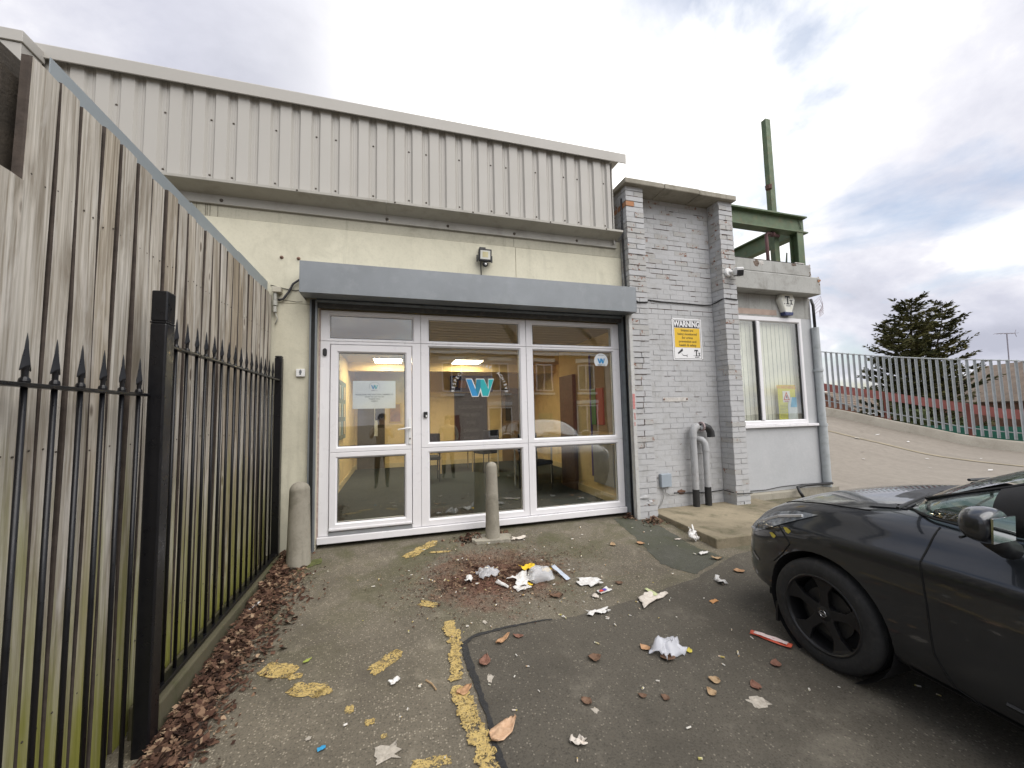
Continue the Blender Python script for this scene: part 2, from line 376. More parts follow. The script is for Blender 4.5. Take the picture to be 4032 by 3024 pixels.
def text(name, body, size, mat, parent, loc, rot=(R(90), 0, 0), align='CENTER', ext=.0008, sx=1.0, bold=0.0, space=1.0, line=1.0):
    cu = bpy.data.curves.new(name, 'FONT'); cu.body = body; cu.size = size; cu.align_x = align; cu.align_y = 'CENTER'; cu.extrude = ext; cu.offset = bold; cu.space_character = space; cu.space_line = line
    cu.resolution_u = 3
    t = bpy.data.objects.new(name, cu); COL.objects.link(t); bpy.context.view_layer.update()
    me = bpy.data.meshes.new_from_object(t.evaluated_get(bpy.context.evaluated_depsgraph_get())); bpy.data.objects.remove(t)
    me.materials.clear(); me.materials.append(mat)
    o = bpy.data.objects.new(name, me); COL.objects.link(o); o.parent = parent
    off = wloc(parent) if parent else Vector((0, 0, 0))
    o.location = Vector(loc)-off; o.rotation_euler = rot; o.scale = (sx, 1, 1); return o
def sstep(a, b, x):
    t = min(1, max(0, (x-a)/(b-a))); return t*t*(3-2*t)
def gz(x, y):
    """height of the yard: falls away from the building, drops to lower land beyond the ramp"""
    z = -.06*(4.6-y) if y < 4.6 else 0.0
    if y < -3: z = -.456 - .012*(-3-y) if y > -30 else -.78
    d = sstep(17.5, 27, x+.25*(y-6)) if y > -2 else 0
    return z-4.0*d

# ================================================================== GROUND
def flat(name, pts, mat, dz, parent=None, wob=0, sub=.05, seed=0):
    """a sheet laid on the sloping yard: outline in x, y (optionally made ragged)"""
    if wob:
        rng = random.Random(seed); q = []
        for i, a in enumerate(pts):
            b = pts[(i+1) % len(pts)]; L = math.dist(a, b); n = max(1, int(L/sub))
            for k in range(n):
                t = k/n; q.append((a[0]+(b[0]-a[0])*t+rng.uniform(-wob, wob), a[1]+(b[1]-a[1])*t+rng.uniform(-wob, wob)))
        pts = q
    me = bpy.data.meshes.new(name); bm = bmesh.new()
    f = bm.faces.new([bm.verts.new((x, y, gz(x, y)+dz)) for x, y in pts])
    bmesh.ops.triangulate(bm, faces=[f]); bmesh.ops.recalc_face_normals(bm, faces=bm.faces)
    if bm.faces and sum(g.normal.z for g in bm.faces) < 0: bmesh.ops.reverse_faces(bm, faces=bm.faces)
    bm.to_mesh(me); bm.free(); me.materials.append(mat)
    o = bpy.data.objects.new(name, me); COL.objects.link(o); o.parent = parent; return o
xs = [-120, -60, -30, -15, -8, -5, -4, -3, -2, -1.5, -1, -.5, 0, .5, 1, 1.5, 2, 2.5, 3, 3.5, 4, 5, 6, 8, 10, 12, 14, 15, 16, 17, 18, 19, 20, 21, 22, 23, 24, 25, 26, 27, 28, 30, 35, 45, 60, 100, 200]
ys = [-90, -30, -15, -8, -5, -4, -3, -2, -1, 0, .5, 1, 1.5, 2, 2.5, 3, 3.5, 4, 4.6, 5, 6, 7, 8, 9, 10, 12, 15, 20, 30, 50, 90, 200]
m = MB(); nx = len(xs)
m.add([(x, y, gz(x, y)) for y in ys for x in xs], [(j*nx+i, j*nx+i+1, (j+1)*nx+i+1, (j+1)*nx+i) for j in range(len(ys)-1) for i in range(nx-1)])
ground = struct(m.build('ground', ASPH), 'worn brown asphalt yard in front of the building')
patch = flat('asphalt_patch', [(.46,-3),(.46,1.81),(.45,1.93),(.46,2.09),(.45,2.26),(.44,2.46),(.43,2.70),(.52,2.77),(.94,2.80),(1.27,2.78),(1.9,2.86),(2.6,3.02),(3.3,3.30),(4.6,3.42),(6.6,3.4),(7.4,2.0),(9,-3)], ASPH2, .004, wob=.008, seed=3)
struct(patch, 'darker smooth asphalt repair in front of the car')
trench = flat('asphalt_strip', [(2.72,4.66),(3.03,4.60),(3.12,4.25),(3.06,3.55),(3.15,3.28),(2.6,3.06),(2.45,3.35),(2.60,3.95)], ASPH3, .003, wob=.012, seed=5)
struct(trench, 'smooth green-grey filled strip running away from the shutter')
seam = [(.46,1.2),(.455,1.5),(.46,1.81),(.45,1.93),(.46,2.09),(.45,2.26),(.44,2.46),(.432,2.62),(.44,2.71),(.52,2.765),(.70,2.79),(.94,2.80),(1.10,2.79)]
L_ = []; R_ = []
rs = random.Random(4)
for i, p in enumerate(seam):
    a = seam[max(i-1, 0)]; b = seam[min(i+1, len(seam)-1)]; d = Vector((b[0]-a[0], b[1]-a[1])).normalized(); w = (.018 if i < 9 else .016*(13-i)/5+.003)*rs.uniform(.6, 1.3)
    L_.append((p[0]-d.y*w, p[1]+d.x*w)); R_.append((p[0]+d.y*w, p[1]-d.x*w))
struct(flat('tar_seam', L_+R_[::-1], TAR, .008, wob=.005, sub=.02, seed=9), 'black tar joint along the edge of the asphalt repair')
# faded yellow paint, each worn fragment a mark of its own on the ground
def blob(cx, cy, rx_, ry_, rot, n=26, jag=.25, seed=0):
    rng = random.Random(seed); out = []
    for k in range(n):
        t = 2*math.pi*k/n; q = 1+rng.uniform(-jag, jag); s = 4
        x = rx_*math.copysign(abs(math.cos(t))**(2/s), math.cos(t))*q; y = ry_*math.copysign(abs(math.sin(t))**(2/s), math.sin(t))*q
        out.append((cx+x*math.cos(rot)-y*math.sin(rot), cy+x*math.sin(rot)+y*math.cos(rot)))
    return out
marks = [(.27,4.38,.20,.055,R(47)), (.25,3.27,.065,.035,R(-35)), (-.055,2.675,.092,.040,R(42)), (-.67,2.79,.085,.055,R(-25)), (-.56,2.70,.03,.02,0), (-.47,2.565,.085,.045,R(-18)), (-.38,2.52,.035,.025,R(20)),
         (-.23,2.35,.018,.022,0), (-.12,2.235,.022,.018,0), (-.05,2.13,.014,.011,0), (.16,1.925,.075,.022,R(-8)), (-.88,3.34,.035,.014,R(10)), (.20,1.80,.06,.03,0), (.45,4.25,.09,.02,R(-10))]
for i, (cx, cy, a, b, r) in enumerate(marks):
    o = flat('paint_mark', blob(cx, cy, a*1.12, b*1.15, r, 44, .22, i+20), YPAINT, .0045, ground)
# the long worn line: short transverse flakes
rs = random.Random(8)
path = [(.36,2.97),(.385,2.80),(.37,2.61),(.345,2.43),(.34,2.30),(.35,2.20),(.37,2.08),(.39,1.94),(.385,1.84),(.40,1.70)]
for i in range(len(path)-1):
    a, b = path[i], path[i+1]; n = 7
    for k in range(n):
        t = k/n
        if i == 3 and k > 1 and k < 6: continue
        w = (.056 if i < 1 else .038 if i < 4 else .046)*rs.uniform(.6, 1.15)
        flat('paint_flake', blob(a[0]+(b[0]-a[0])*t+rs.uniform(-.01, .012), a[1]+(b[1]-a[1])*t, w, .0175*rs.uniform(.8, 1.4), R(rs.uniform(-14, 14)), 18, .22, rs.random()), YPAINT, .0095 + .0002*(k % 5), ground)
WEARW = plain('pale_stain', (.42, .38, .32), .9, var=.25, scale=30, dirt=(.2, .18, .14), bump=.4)
for i, (cx, cy, a, b) in enumerate([(-.04,2.03,.055,.045), (.53,2.35,.03,.018), (1.00,1.97,.018,.014), (1.86,1.76,.05,.035), (-.40,2.22,.012,.01), (.62,2.9,.02,.012)]):
    flat('gum_stain', blob(cx, cy, a, b, i, 22, .35, i+70), WEARW, .006, ground)

# ================================================================== CREAM BUILDING
bld = thing('workshop_building', 'cream rendered single storey unit with beige ribbed metal cladding along its top', 'building', (1.0, 4.8, 0))
WY = 4.70
m = MB().box(-6, -.812, WY, WY+.22, -.1, 2.64); m.build('wall_side', CREAM, bld)
MB().box(-6, 1.4855, WY, WY+.22, 2.644, 3.53).build('wall_panel', CREAM, bld, bevel=.003)
MB().box(1.4905, 3.036, WY+.002, WY+.22, 2.644, 3.53).build('wall_panel', CREAM, bld, bevel=.003)
MB().box(-6, 1.467, WY+.007, WY+.22, 3.534, 3.76).build('wall_panel', CREAM2, bld)
MB().box(1.471, 3.036, WY+.006, WY+.22, 3.534, 3.76).build('wall_panel', CREAM2, bld)
# folded flashing over the render, drip lip and screws
prof = [(WY-.004, 3.655), (WY-.022, 3.66), (WY-.026, 3.75), (4.505, 3.800), (4.495, 3.806), (4.495, 3.832), (4.51, 3.836), (4.66, 3.865), (4.66, 3.845), (4.512, 3.815), (WY-.014, 3.76)]
for x0, x1 in ((-6, -.098), (-.094, 2.955)):
    MB().prism(prof, x0, x1, 'x').build('flashing', CLADD, bld)
scr = MB().lathe([(.0, -.008), (.009, -.008), (.012, -.003), (.018, -.001), (.018, .004)], ax='y', n=8).mesh('screw', smooth=True); scr.materials.append(SCREW)
off = wloc(bld)
for x in (-2.2, -1.75, -.09, .62, 1.47, 2.35): link(scr, 'screw', bld, Vector((x, WY-.027, 3.70))-off)
for x in (-1.0, .0, .9, 1.9, 2.7): link(scr, 'screw', bld, Vector((x, 4.494, 3.819))-off, scl=(.6, .6, .6))
# ribbed wall sheets: one per metre of cover
pitch = .2; x = -5.845; CY0, CY1 = 4.598, 4.624; sheets = {}
gx = []
while x < 2.9: gx.append(x); x += pitch
for s0 in range(0, len(gx), 5):
    m = MB(); P = []
    for g in gx[s0:s0+5]:
        for dx, y in ((-.100, CY0), (-.047, CY0), (-.028, CY1), (-.012, CY1), (-.009, CY1-.004), (.009, CY1-.004), (.012, CY1), (.028, CY1), (.047, CY0), (.100, CY0)):
            xx = min(g+dx, 2.91)
            if P and abs(P[-1][0]-xx) < 1e-6: continue
            P.append((xx, y))
    n = len(P)
    m.add([(a, b, 3.842) for a, b in P]+[(a, b, 4.875) for a, b in P]+[(a, b+.012, 3.842) for a, b in P], [(i, i+1, n+i+1, n+i) for i in range(n-1)]+[(i, 2*n+i, 2*n+i+1, i+1) for i in range(n-1)])
    m.build('cladding_sheet', CLAD, bld)
rs = random.Random(2)
for i, g in enumerate(gx):
    if i % 5 in (0, 1, 3) :
        for z in (4.53, 3.93): link(scr, 'screw', bld, Vector((g+.004, CY1-.006, z))-off, scl=(.6, .6, .6))
capp = [(4.545, 4.832), (4.552, 4.826), (4.556, 4.84), (4.552, 4.955), (4.95, 4.965), (4.95, 5.0), (4.55, 4.968), (4.540, 4.955)]
for x0, x1 in ((-6, .0550), (.0552, 3.08)): MB().prism(capp, x0, x1, 'x').build('ridge_cap', CLAD, bld)
MB().box(2.895, 2.912, 4.636, 11.2, 3.7, 4.86).build('cladding_return', CLAD, bld)
MB().box(-6, 2.89, 4.66, 11.2, 4.80, 4.825).build('roof_deck', CLADD, bld)
# parapet box at the left end
MB().box(-6, -3.18, 4.345, 4.56, 4.52, 4.775).build('parapet_box', CLAD, bld, bevel=.004)
MB().box(-6, -3.165, 4.33, 4.57, 4.78, 4.885).build('parapet_cap', CLAD, bld, bevel=.004)
# hairline cracks and old fixing bolts
CRK = plain('crack', (.12, .10, .075), .9)
def crack(pts, w=.0025, y=WY-.0015, nm='crack', mat=CRK):
    m = MB().tube([(px, y, pz) for px, pz in pts], w, 5); return m.build(nm, mat, bld)
crack([(-1.22,2.69),(-1.16,2.675),(-1.10,2.67),(-1.03,2.662),(-.97,2.667)])
for x, z0, z1 in ((-1.98,3.66,3.42),(-1.90,3.66,3.36),(-1.885,3.66,3.45),(-1.86,3.66,3.46),(-1.79,3.66,3.47),(-2.12,3.66,3.58)): crack([(x, z0), (x+.001, (z0+z1)/2), (x, z1)], .002, WY+.004, 'rust_streak')
BOLT = plain('rusty_bolt', (.20, .12, .085), .8, var=.3)
for x, z in ((-1.182,3.147),(-1.017,3.149)): MB().lathe([(0,-.02),(.011,-.02),(.011,0),(.019,.0),(.021,.004)], (x, WY-.003, z), 'y', 8).build('bolt', BOLT, bld, True)

# ------------------------------------------------------------------ shop front
sf = thing('shopfront', 'white plastic framed glazed front with a door at its left end under the shutter', 'shopfront', (1.0, 4.76, .05))
YF, YB = 4.75, 4.82
def glz(i, parent, y=None, nm='pane'):
    y = (YF+.024) if y is None else y
    return MB().box(i[0]+.0005, i[1]-.0005, y, y+.0055, i[2]+.0005, i[3]-.0005).build(nm, GLASS, parent)
def gask(i, parent, y=None):
    y = (YF+.0205) if y is None else y
    return MB().ring(i, (i[0]+.005, i[1]-.005, i[2]+.005, i[3]-.005), y, y+.003, .0005, .001).build('gasket', BLKPL, parent)
wins = {'mid': [((.295,1.612,2.252,2.60),(.391,1.518,2.287,2.542)), ((.295,1.612,1.02,2.248),(.393,1.522,1.082,2.209)), ((.295,1.612,.122,1.017),(.392,1.528,.201,.955))],
        'rgt': [((1.617,2.972,2.252,2.60),(1.713,2.858,2.287,2.540)), ((1.617,2.972,1.02,2.248),(1.712,2.866,1.078,2.207)), ((1.617,2.972,.122,1.017),(1.716,2.880,.199,.960))],
        'door': [((-.795,.291,2.252,2.60),(-.697,.198,2.287,2.544))]}
for k, L in wins.items():
    for o_, i_ in L:
        f = MB().ring(o_, i_, YF, YB).build('window_frame', UPVC, sf); gask(i_, f); glz(i_, f)
MB().ring((-.795,.291,.122,2.249), (-.692,.192,.158,2.214), YF, YB, .004, .03).build('door_frame', UPVC, sf)
door = MB().ring((-.687,.187,1.012,2.209), (-.604,.110,1.075,2.119), YF-.012, YB-.005).build('door', UPVC, sf)
door['label'] = 'half glazed white plastic door with lever handle and pinned notice'
MB().ring((-.687,.187,.166,1.0095), (-.606,.107,.254,.944), YF-.012, YB-.005).build('lower_panel', UPVC, door)
for i_ in ((-.604,.110,1.075,2.119), (-.606,.107,.254,.944)): gask(i_, door, YF+.006); glz(i_, door, YF+.010)
hm = MB(); hm.prism([(.148,1.08),(.155,1.07),(.177,1.07),(.184,1.08),(.184,1.36),(.177,1.37),(.155,1.37),(.148,1.36)], YF-.022, YF-.012, 'y')
hm.tube([(.166,YF-.02,1.255),(.166,YF-.055,1.255)], .009, 10).tube([(.172,YF-.055,1.257),(.12,YF-.058,1.255),(.03,YF-.056,1.243)], [.011,.010,.008], 10)
hm.build('handle', WHITE, door, bevel=.002)
MB().lathe([(0,-.028),(.010,-.028),(.010,-.022)], (.166, YF, 1.135), 'y', 12).build('lock_cylinder', plain('brass_dull', (.16,.13,.1), .4, .6), door)
MB().box(-.687,.187,YF-.026,YF-.013,.176,.198).build('weather_bar', UPVC, door, bevel=.004)
MB().box(-.80, 2.975, 4.715, 4.84, .047, .118).build('sill', UPVC, sf, bevel=.005)
MB().box(-.692,.192,YF-.008,YF+.03,.122,.156).build('threshold', plain('grey_threshold', (.30,.31,.32), .4, .4), sf)
# frame filler strips behind the joints
MB().box(.2895,.2965,YF+.012,YB,.122,2.60).build('coupling_strip', plain('grey_seal', (.35,.35,.35), .7), sf)
MB().box(1.610,1.619,YF+.012,YB,.122,2.60).build('coupling_strip', plain('grey_seal', (.35,.35,.35), .7), sf)
FOAM = plain('pinkish_sealant', (.42,.33,.30), .8, var=.25, scale=25, dirt=(.2,.17,.15))
MB().box(-.813,-.7965,YF+.0,YB,.05,2.62).build('sealant_strip', FOAM, sf)
# door push pad and video bell
def pill(cx, cz, w, h, y0, y1, n=8):
    P = []; r = w/2
    for sgn, c in ((1, cz+h/2-r), (-1, cz-h/2+r)):
        for k in range(n+1):
            t = math.pi*k/n if sgn == 1 else math.pi+math.pi*k/n
            P.append((cx+r*math.cos(t), c+r*math.sin(t)))
    return MB().prism(P, y0, y1, 'y')
tag(pill(-.747, 2.122, .042, .088, YF-.018, YF-.0005).build('keyless_fob_reader', BLKPL, None, bevel=.004), 'black pill shaped reader on the white frame left of the door', 'reader')
vb = thing('video_doorbell', 'slim black video doorbell with white button between door and middle window', 'doorbell', (.345, YF, 1.406))
MB().box(.322,.368,YF-.024,YF-.0005,1.372,1.440).build('body', BLKPL, vb, bevel=.005)
MB().box(.346,.363,YF-.0265,YF-.0235,1.377,1.402).build('button', WHITE, vb, bevel=.002)
MB().lathe([(0,-.028),(.008,-.027),(.009,-.023)], (.345, YF, 1.424), 'y', 12).build('lens', plain('lens_black', (.02,.02,.025), .1), vb, True)

# ------------------------------------------------------------------ vinyl lettering and notice
VW = plain('white_vinyl', (.72,.72,.70), .5, var=.04); VB1 = plain('blue_vinyl', (.03,.24,.50), .4, var=.08); VB2 = plain('teal_vinyl', (.02,.36,.38), .4, var=.08); VB3 = plain('dark_teal_vinyl', (.015,.19,.29), .4, var=.08); VG=plain('grey_print',(.13,.14,.15),.7)
def wlogo(parent, cx, cz, w, y, outline=True, mono=None):
    h = w*.60; m3 = [('stroke_left', VB1, [(-.5,.5),(-.30,.5),(-.13,-.02),(-.075,-.5),(-.27,-.5)]),
         ('stroke_mid_left', VB3, [(-.13,.5),(.045,.5),(-.035,.05),(-.075,-.5),(-.13,-.02),(-.26,.1)] ),
         ('stroke_mid_right', VB2, [(.045,.5),(.13,.5),(.30,-.5),(.08,-.5),(-.035,.05)]),
         ('stroke_right', VB2, [(.30,.5),(.5,.5),(.30,-.5),(.19,-.1)])]
    P3 = [('stroke', VB1, [(-.5,.5),(-.31,.5),(-.17,-.10),(-.08,-.5),(-.29,-.5)]), ('stroke', VB3, [(-.13,.5),(.02,.5),(.02,.0),(-.08,-.5),(-.17,-.10)]),
          ('stroke', VB2, [(.02,.5),(.14,.5),(.31,-.10),(.29,-.5),(.09,-.5),(.02,-.0)]), ('stroke', VB2 if not mono else mono, [(.31,.5),(.5,.5),(.29,-.5),(.20,-.40),(.31,-.10)])]
    if outline:
        MB().prism([(cx+a*w, cz+b*h) for a, b in [(-.52,.54),(-.29,.54),(-.15,-.02),(-.145,.54),(.15,.54),(.285,0),(.30,.54),(.52,.54),(.30,-.54),(.06,-.54),(.005,-.2),(-.06,-.54),(-.30,-.54)]], y+.0007, y+.0012, 'y').build('outline', VW, parent)
    for j, (n_, mt, poly) in enumerate(P3): MB().prism([(cx+a*w, cz+b*h) for a, b in poly], y-.0004*j-.0003, y+.0004-.0004*j, 'y').build(n_, mono or mt, parent)
YG = YF+.0225
VL = plain('frosted_vinyl', (.66,.66,.65), .5, var=.04)
lg = thing('window_lettering', 'blue and teal W emblem under an arc of white lettering on the middle window', 'window sticker', (1.01, YG, 1.73))
wlogo(lg, 1.01, 1.725, .345, YG)
word = 'RESPECT, INSPIRE, ACHIEVE'; rad = .335; c0 = (1.01, 1.665)
a0, a1 = R(176), R(2)
for i, ch in enumerate(word):
    if ch == ' ': continue
    t = a0+(a1-a0)*i/(len(word)-1)
    text('letter', ch, .054, VL, lg, (c0[0]+rad*math.cos(t), YG, c0[1]+rad*math.sin(t)), (R(90), -(t-R(90)), 0))
no = thing('door_notice', 'white paper notice with small W emblem taped inside the door glass', 'notice', (-.23, YF+.02, 1.65))
YN = YF+.020
MB().box(-.458,.006,YN,YN+.0012,1.488,1.806).build('paper', plain('paper_white', (.66,.66,.66), .7, var=.04), no)
YP_ = YN-.0015
wlogo(no, -.225, 1.735, .075, YP_-.0005, False)
text('letters', 'WEST 11', .017, VG, no, (-.225, YP_, 1.695), bold=.0003)
text('letters', 'PLEASE RING AND WAIT FOR A MEMBER OF\nSTAFF TO LET YOU IN\nTHANK YOU\nWEST11', .0205, VG, no, (-.225, YP_, 1.610), bold=.0004, line=1.25)
MB().tube([(-.225+.058*math.cos(R(a)), YP_, 1.735+.058*math.sin(R(a))) for a in range(-20, 201, 10)], .0012, 4).build('arc_line', VG, no)
st = thing('round_window_sticker', 'round white sticker with blue W in the top corner of the right window', 'sticker', (2.702, YG, 2.07))
P = [(2.70+.105*math.cos(R(a)), 2.085+.105*math.sin(R(a))) for a in range(-40, 221, 10)]
MB().prism(P, YG-.0006, YG+.0006, 'y').build('disc', plain('sticker_white', (.60,.64,.66), .5, var=.05), st)
wlogo(st, 2.70, 2.085, .115, YG-.0025, False, VB1)
text('letters', 'WEST 11', .03, VG, st, (2.70, YG-.002, 2.028), bold=.0005)
text('letters', 'RESPECT INSPIRE', .0125, VG, st, (2.70, YG-.002, 2.165), bold=.0001)

# ------------------------------------------------------------------ roller shutter
rsH = thing('roller_shutter', 'grey metal roller shutter box rolled up over the glazed front with side guides', 'roller shutter', (1.05, 4.5, 2.68))
bx = [(4.392,2.688),(4.392,3.018),(4.400,3.021),(WY-.001,3.021),(WY-.001,3.005),(4.408,3.005),(4.408,2.703),(4.60,2.703),(4.60,2.688)]
MB().prism(bx, -.938, 3.036, 'x').build('box_cover', GALV, rsH)
for x0, x1 in ((-.941,-.9385),(3.0365,3.039)): MB().box(x0, x1, 4.391, WY-.001, 2.687, 3.022).build('end_plate', GALV, rsH)
for k in range(3): MB().prism([(4.622+.012*k,2.675+.003*k),(4.628+.012*k,2.66),(4.66,2.655-.01*k),(4.668,2.70),(4.64,2.715)], -.82, 2.97, 'x').build('curtain_slat', GALVD, rsH) if k == 0 else None
MB().box(-.82,2.97,4.668,4.70,2.605,2.72).build('bottom_rail', plain('dark_grimy_metal', (.06,.06,.058), .7, .2, dirt=(.14,.13,.11), scale=9), rsH)
MB().tube([(-.9,4.55,2.86),(3.0,4.55,2.86)], .11, 20).build('curtain_roll', GALVD, rsH, True)
for x0, x1 in ((-.888,-.815),(2.974,3.034)):
    g = MB().box(x0, x1, 4.645, 4.698, .0, 2.687).build('guide_rail', GALV if x0 < 0 else GALVD, rsH, bevel=.003)
    MB().box(x0+.018, x1-.018, 4.642, 4.6445, .02, 2.68).build('guide_slot', plain('slot_black', (.012,.012,.012), .8), g)
MB().box(2.974,2.992,4.70,4.80,.05,2.64).build('guide_angle', GALVD, rsH)
tr = MB().box(2.982,3.034,4.50,4.575,.0,2.687).build('cable_trunking', plain('grey_white_trunking', (.47,.47,.45), .6, dirt=(.34,.31,.28), scale=9), None, bevel=.006)
tag(tr, 'pale vertical cable trunking with red smears between shutter and brick pier', 'trunking')
RSM = plain('red_smear', (.50,.20,.19), .7, var=.2, scale=30)
for z0, z1, x0, x1 in ((1.42,1.62,2.987,3.021),(1.28,1.37,3.003,3.018),(1.20,1.25,3.000,3.012)): MB().box(x0, x1, 4.4975, 4.4995, z0, z1).build('paint_smear', RSM, tr)

# ------------------------------------------------------------------ room behind the glass
ROOMW = plain('yellow_room_paint', (.72,.55,.28), .75, var=.05, scale=2, dirt=(.50,.38,.18), bump=.03)
CARPET = plain('dark_carpet', (.018,.026,.026), .95, var=.3, scale=30, bump=.3, bscale=200)
CEIL = plain('room_ceiling', (.44,.37,.26), .85, var=.05)
SKIRT = plain('room_skirting', (.58,.48,.28), .5, var=.05)
rm = thing('reception_room', 'yellow painted reception room with dark carpet seen through the glazed front', 'room', (1.0, 7.5, .08))
MB().box(-1.0,3.9,4.84,10.9,.06,.085).build('floor', CARPET, rm)
MB().box(-1.0,3.9,4.84,10.9,2.56,2.60).build('ceiling', CEIL, rm)
for b in ((-1.06,-.96,4.84,10.9),(3.0,3.9,4.84,6.9),(3.80,3.9,6.9,10.9),(-1.06,3.9,10.65,10.75)):
    MB().box(*b,.085,2.559).build('room_wall', ROOMW, rm)
for b in ((2.982,3.0,4.86,6.9),(3.78,3.80,6.9,10.65),(-.96,-.942,4.86,10.65)): MB().box(*b,.086,.20).build('skirting', SKIRT, rm)
MB().box(-.94,3.78,10.63,10.648,.086,.20).build('skirting', SKIRT, rm)
MB().box(-.96,3.8,8.95,9.20,2.38,2.559).build('ceiling_beam', ROOMW, rm)
MB().box(-.82,3.0,4.84,4.95,2.61,2.75).build('lintel', CEIL, rm)
for nm, x0, x1, lab in (('a', -.40, .13, 'lit rectangular ceiling light seen through the door glass'), ('b', 1.22, 1.80, 'lit rectangular ceiling light seen through the middle window')):
    cl = thing('ceiling_light', lab, 'ceiling light', ((x0+x1)/2, 8.45, 2.55), group='lit panels on the room ceiling')
    MB().box(x0-.02, x1+.02, 8.16, 8.75, 2.535, 2.559).build('housing', WHITE, cl)
    MB().box(x0, x1, 8.18, 8.73, 2.526, 2.5345).build('diffuser', MATS.get('lit_diffuser') or emit('lit_diffuser', (1, .86, .58), 24), cl)
def frm(name, label, cat, x0, x1, y, z0, z1, fm, im, bw=.02, onx=None):
    t = thing(name, label, cat, ((x0+x1)/2, y, z0))
    MB().box(x0, x1, y-.02, y, z0, z1).build('backing', im, t)
    for b in ((x0-bw, x1+bw, z1, z1+bw), (x0-bw, x1+bw, z0-bw, z0), (x0-bw, x0, z0, z1), (x1, x1+bw, z0, z1)): MB().box(b[0], b[1], y-.03, y, b[2], b[3]).build('frame', fm, t)
    return t
PURP = plain('purple_board', (.06,.05,.16), .7); BKB = plain('chalk_black', (.015,.015,.016), .8); OAK = plain('dark_oak', (.12,.07,.03), .5)
nb = frm('notice_board', 'purple notice board with pinned sheets on the back wall of the room', 'notice board', 1.45, 2.58, 10.645, 2.03, 2.43, PURP, PURP)
for x0, x1, z0, z1, c in ((1.50,1.62,2.15,2.40,(.5,.4,.2)),(1.65,1.85,2.12,2.32,(.45,.2,.1)),(1.9,2.0,2.2,2.38,(.1,.25,.15)),(2.1,2.3,2.1,2.35,(.6,.6,.55)),(2.35,2.5,2.15,2.4,(.2,.3,.5))): MB().box(x0, x1, 10.62, 10.624, z0, z1).build('pinned_sheet', plain('sheet_%g' % x0, c, .7), nb)
bb = frm('black_quote_board', 'tall black board with rows of pale lettering on the back wall', 'board', 1.55, 2.42, 10.645, .62, 1.97, OAK, BKB)
for k in range(6): text('letters', ('YOU ARE', 'YOU CAN BE', 'THE BEST', 'YOU', 'DREAM', 'BELIEVE')[k], .12, plain('chalk_grey', (.12,.12,.12), .8), bb, (1.98, 10.622, 1.80-.21*k))
frm('gold_framed_picture', 'small gold framed picture seen through the door glass', 'picture', -.12, .13, 10.645, 1.25, 1.70, plain('gold_frame', (.5,.32,.06), .4, .3), plain('picture_brown', (.22,.09,.05), .6, var=.5, scale=9), .03)
hd = thing('room_door', 'brown inner door with glazed hatch at the back right of the room', 'door', (3.2, 10.645, .1))
MB().box(2.85,3.6,10.60,10.648,.09,2.1).build('leaf', plain('door_brown', (.20,.13,.06), .5), hd); MB().box(2.95,3.5,10.585,10.5995,1.2,1.95).build('pane', plain('dim_glass', (.06,.05,.035), .1), hd)
bd = thing('back_room_doorway', 'dark open doorway with blue coat at the back left of the room', 'doorway', (-.5, 10.64, .1))
MB().box(-.9,-.25,10.60,10.648,.09,2.15).build('opening', plain('dark_opening', (.05,.035,.018), .8), bd); MB().box(-.48,-.28,10.55,10.5995,1.3,1.95).build('coat', plain('navy_cloth', (.015,.025,.06), .9), bd)
MB().box(-.50,-.42,10.56,10.598,.9,1.6).build('light_gap', plain('pale_gap', (.6,.62,.62), .7), bd)
lb = thing('leaflet_rack', 'tall leaflet display along the left wall of the room', 'display rack', (-.94, 7.0, .1))
MB().box(-.955,-.92,6.3,8.3,1.0,2.05).build('panel', plain('rack_green', (.10,.14,.12), .7), lb)
for j in range(3):
    for k in range(6): MB().box(-.918,-.912,6.38+.31*k,6.58+.31*k,1.08+.32*j,1.32+.32*j).build('leaflet', plain('leaf%d' % (k % 3), ((.5,.5,.45),(.2,.3,.32),(.45,.35,.2))[k % 3], .7), lb)
rad_ = MB().box(-.955,-.85,5.4,6.9,.25,.95); rad_.build('radiator', WHITE, None); tag(bpy.data.objects['radiator'], 'white radiator cabinet low on the left wall of the room', 'radiator')
def table(name, label, x0, x1, y0, y1, h, mt, lm):
    t = thing(name, label, 'table', ((x0+x1)/2, (y0+y1)/2, .085)); MB().box(x0, x1, y0, y1, h-.03, h).build('top', mt, t, bevel=.003)
    for a in (x0+.04, x1-.04):
        for b in (y0+.04, y1-.04): MB().tube([(a, b, .086), (a, b, h-.03)], .016, 8).build('leg', lm, t)
    return t
PINE = plain('pine_top', (.52,.38,.17), .4); 
table('meeting_table', 'pale wooden table with white legs inside the right window', 2.05, 2.85, 6.9, 8.2, .80, PINE, WHITE)
table('low_table', 'low pale wooden table further back in the room', .95, 1.75, 9.0, 9.7, .62, PINE, PINE)
def chair(name, label, cx, cy, rz, mt):
    t = thing(name, label, 'chair', (cx, cy, .085), rz)
    MB().box(-.22,.22,-.22,.22,.42,.49).build('seat', mt, t, bevel=.025, local=True); MB().box(-.21,.21,.19,.24,.58,.95).build('backrest', mt, t, bevel=.03, local=True)
    for a in (-.2,.2):
        for b in (-.2,.2): MB().tube([(a,b,0),(a,b,.42 if b < 0 else .62)], .011, 8).build('leg', BLKPL, t, local=True)
NAVY = plain('navy_fabric', (.012,.015,.025), .9, bump=.2, bscale=200)
chair('meeting_chair', 'dark chair behind the left edge of the middle window', .65, 8.2, R(180), NAVY)
chair('meeting_chair', 'dark chair near the middle of the room with a jacket on it', 2.0, 8.9, R(200), NAVY)
chair('meeting_chair', 'navy chair by the pale table inside the right window', 2.35, 6.55, R(20), NAVY)
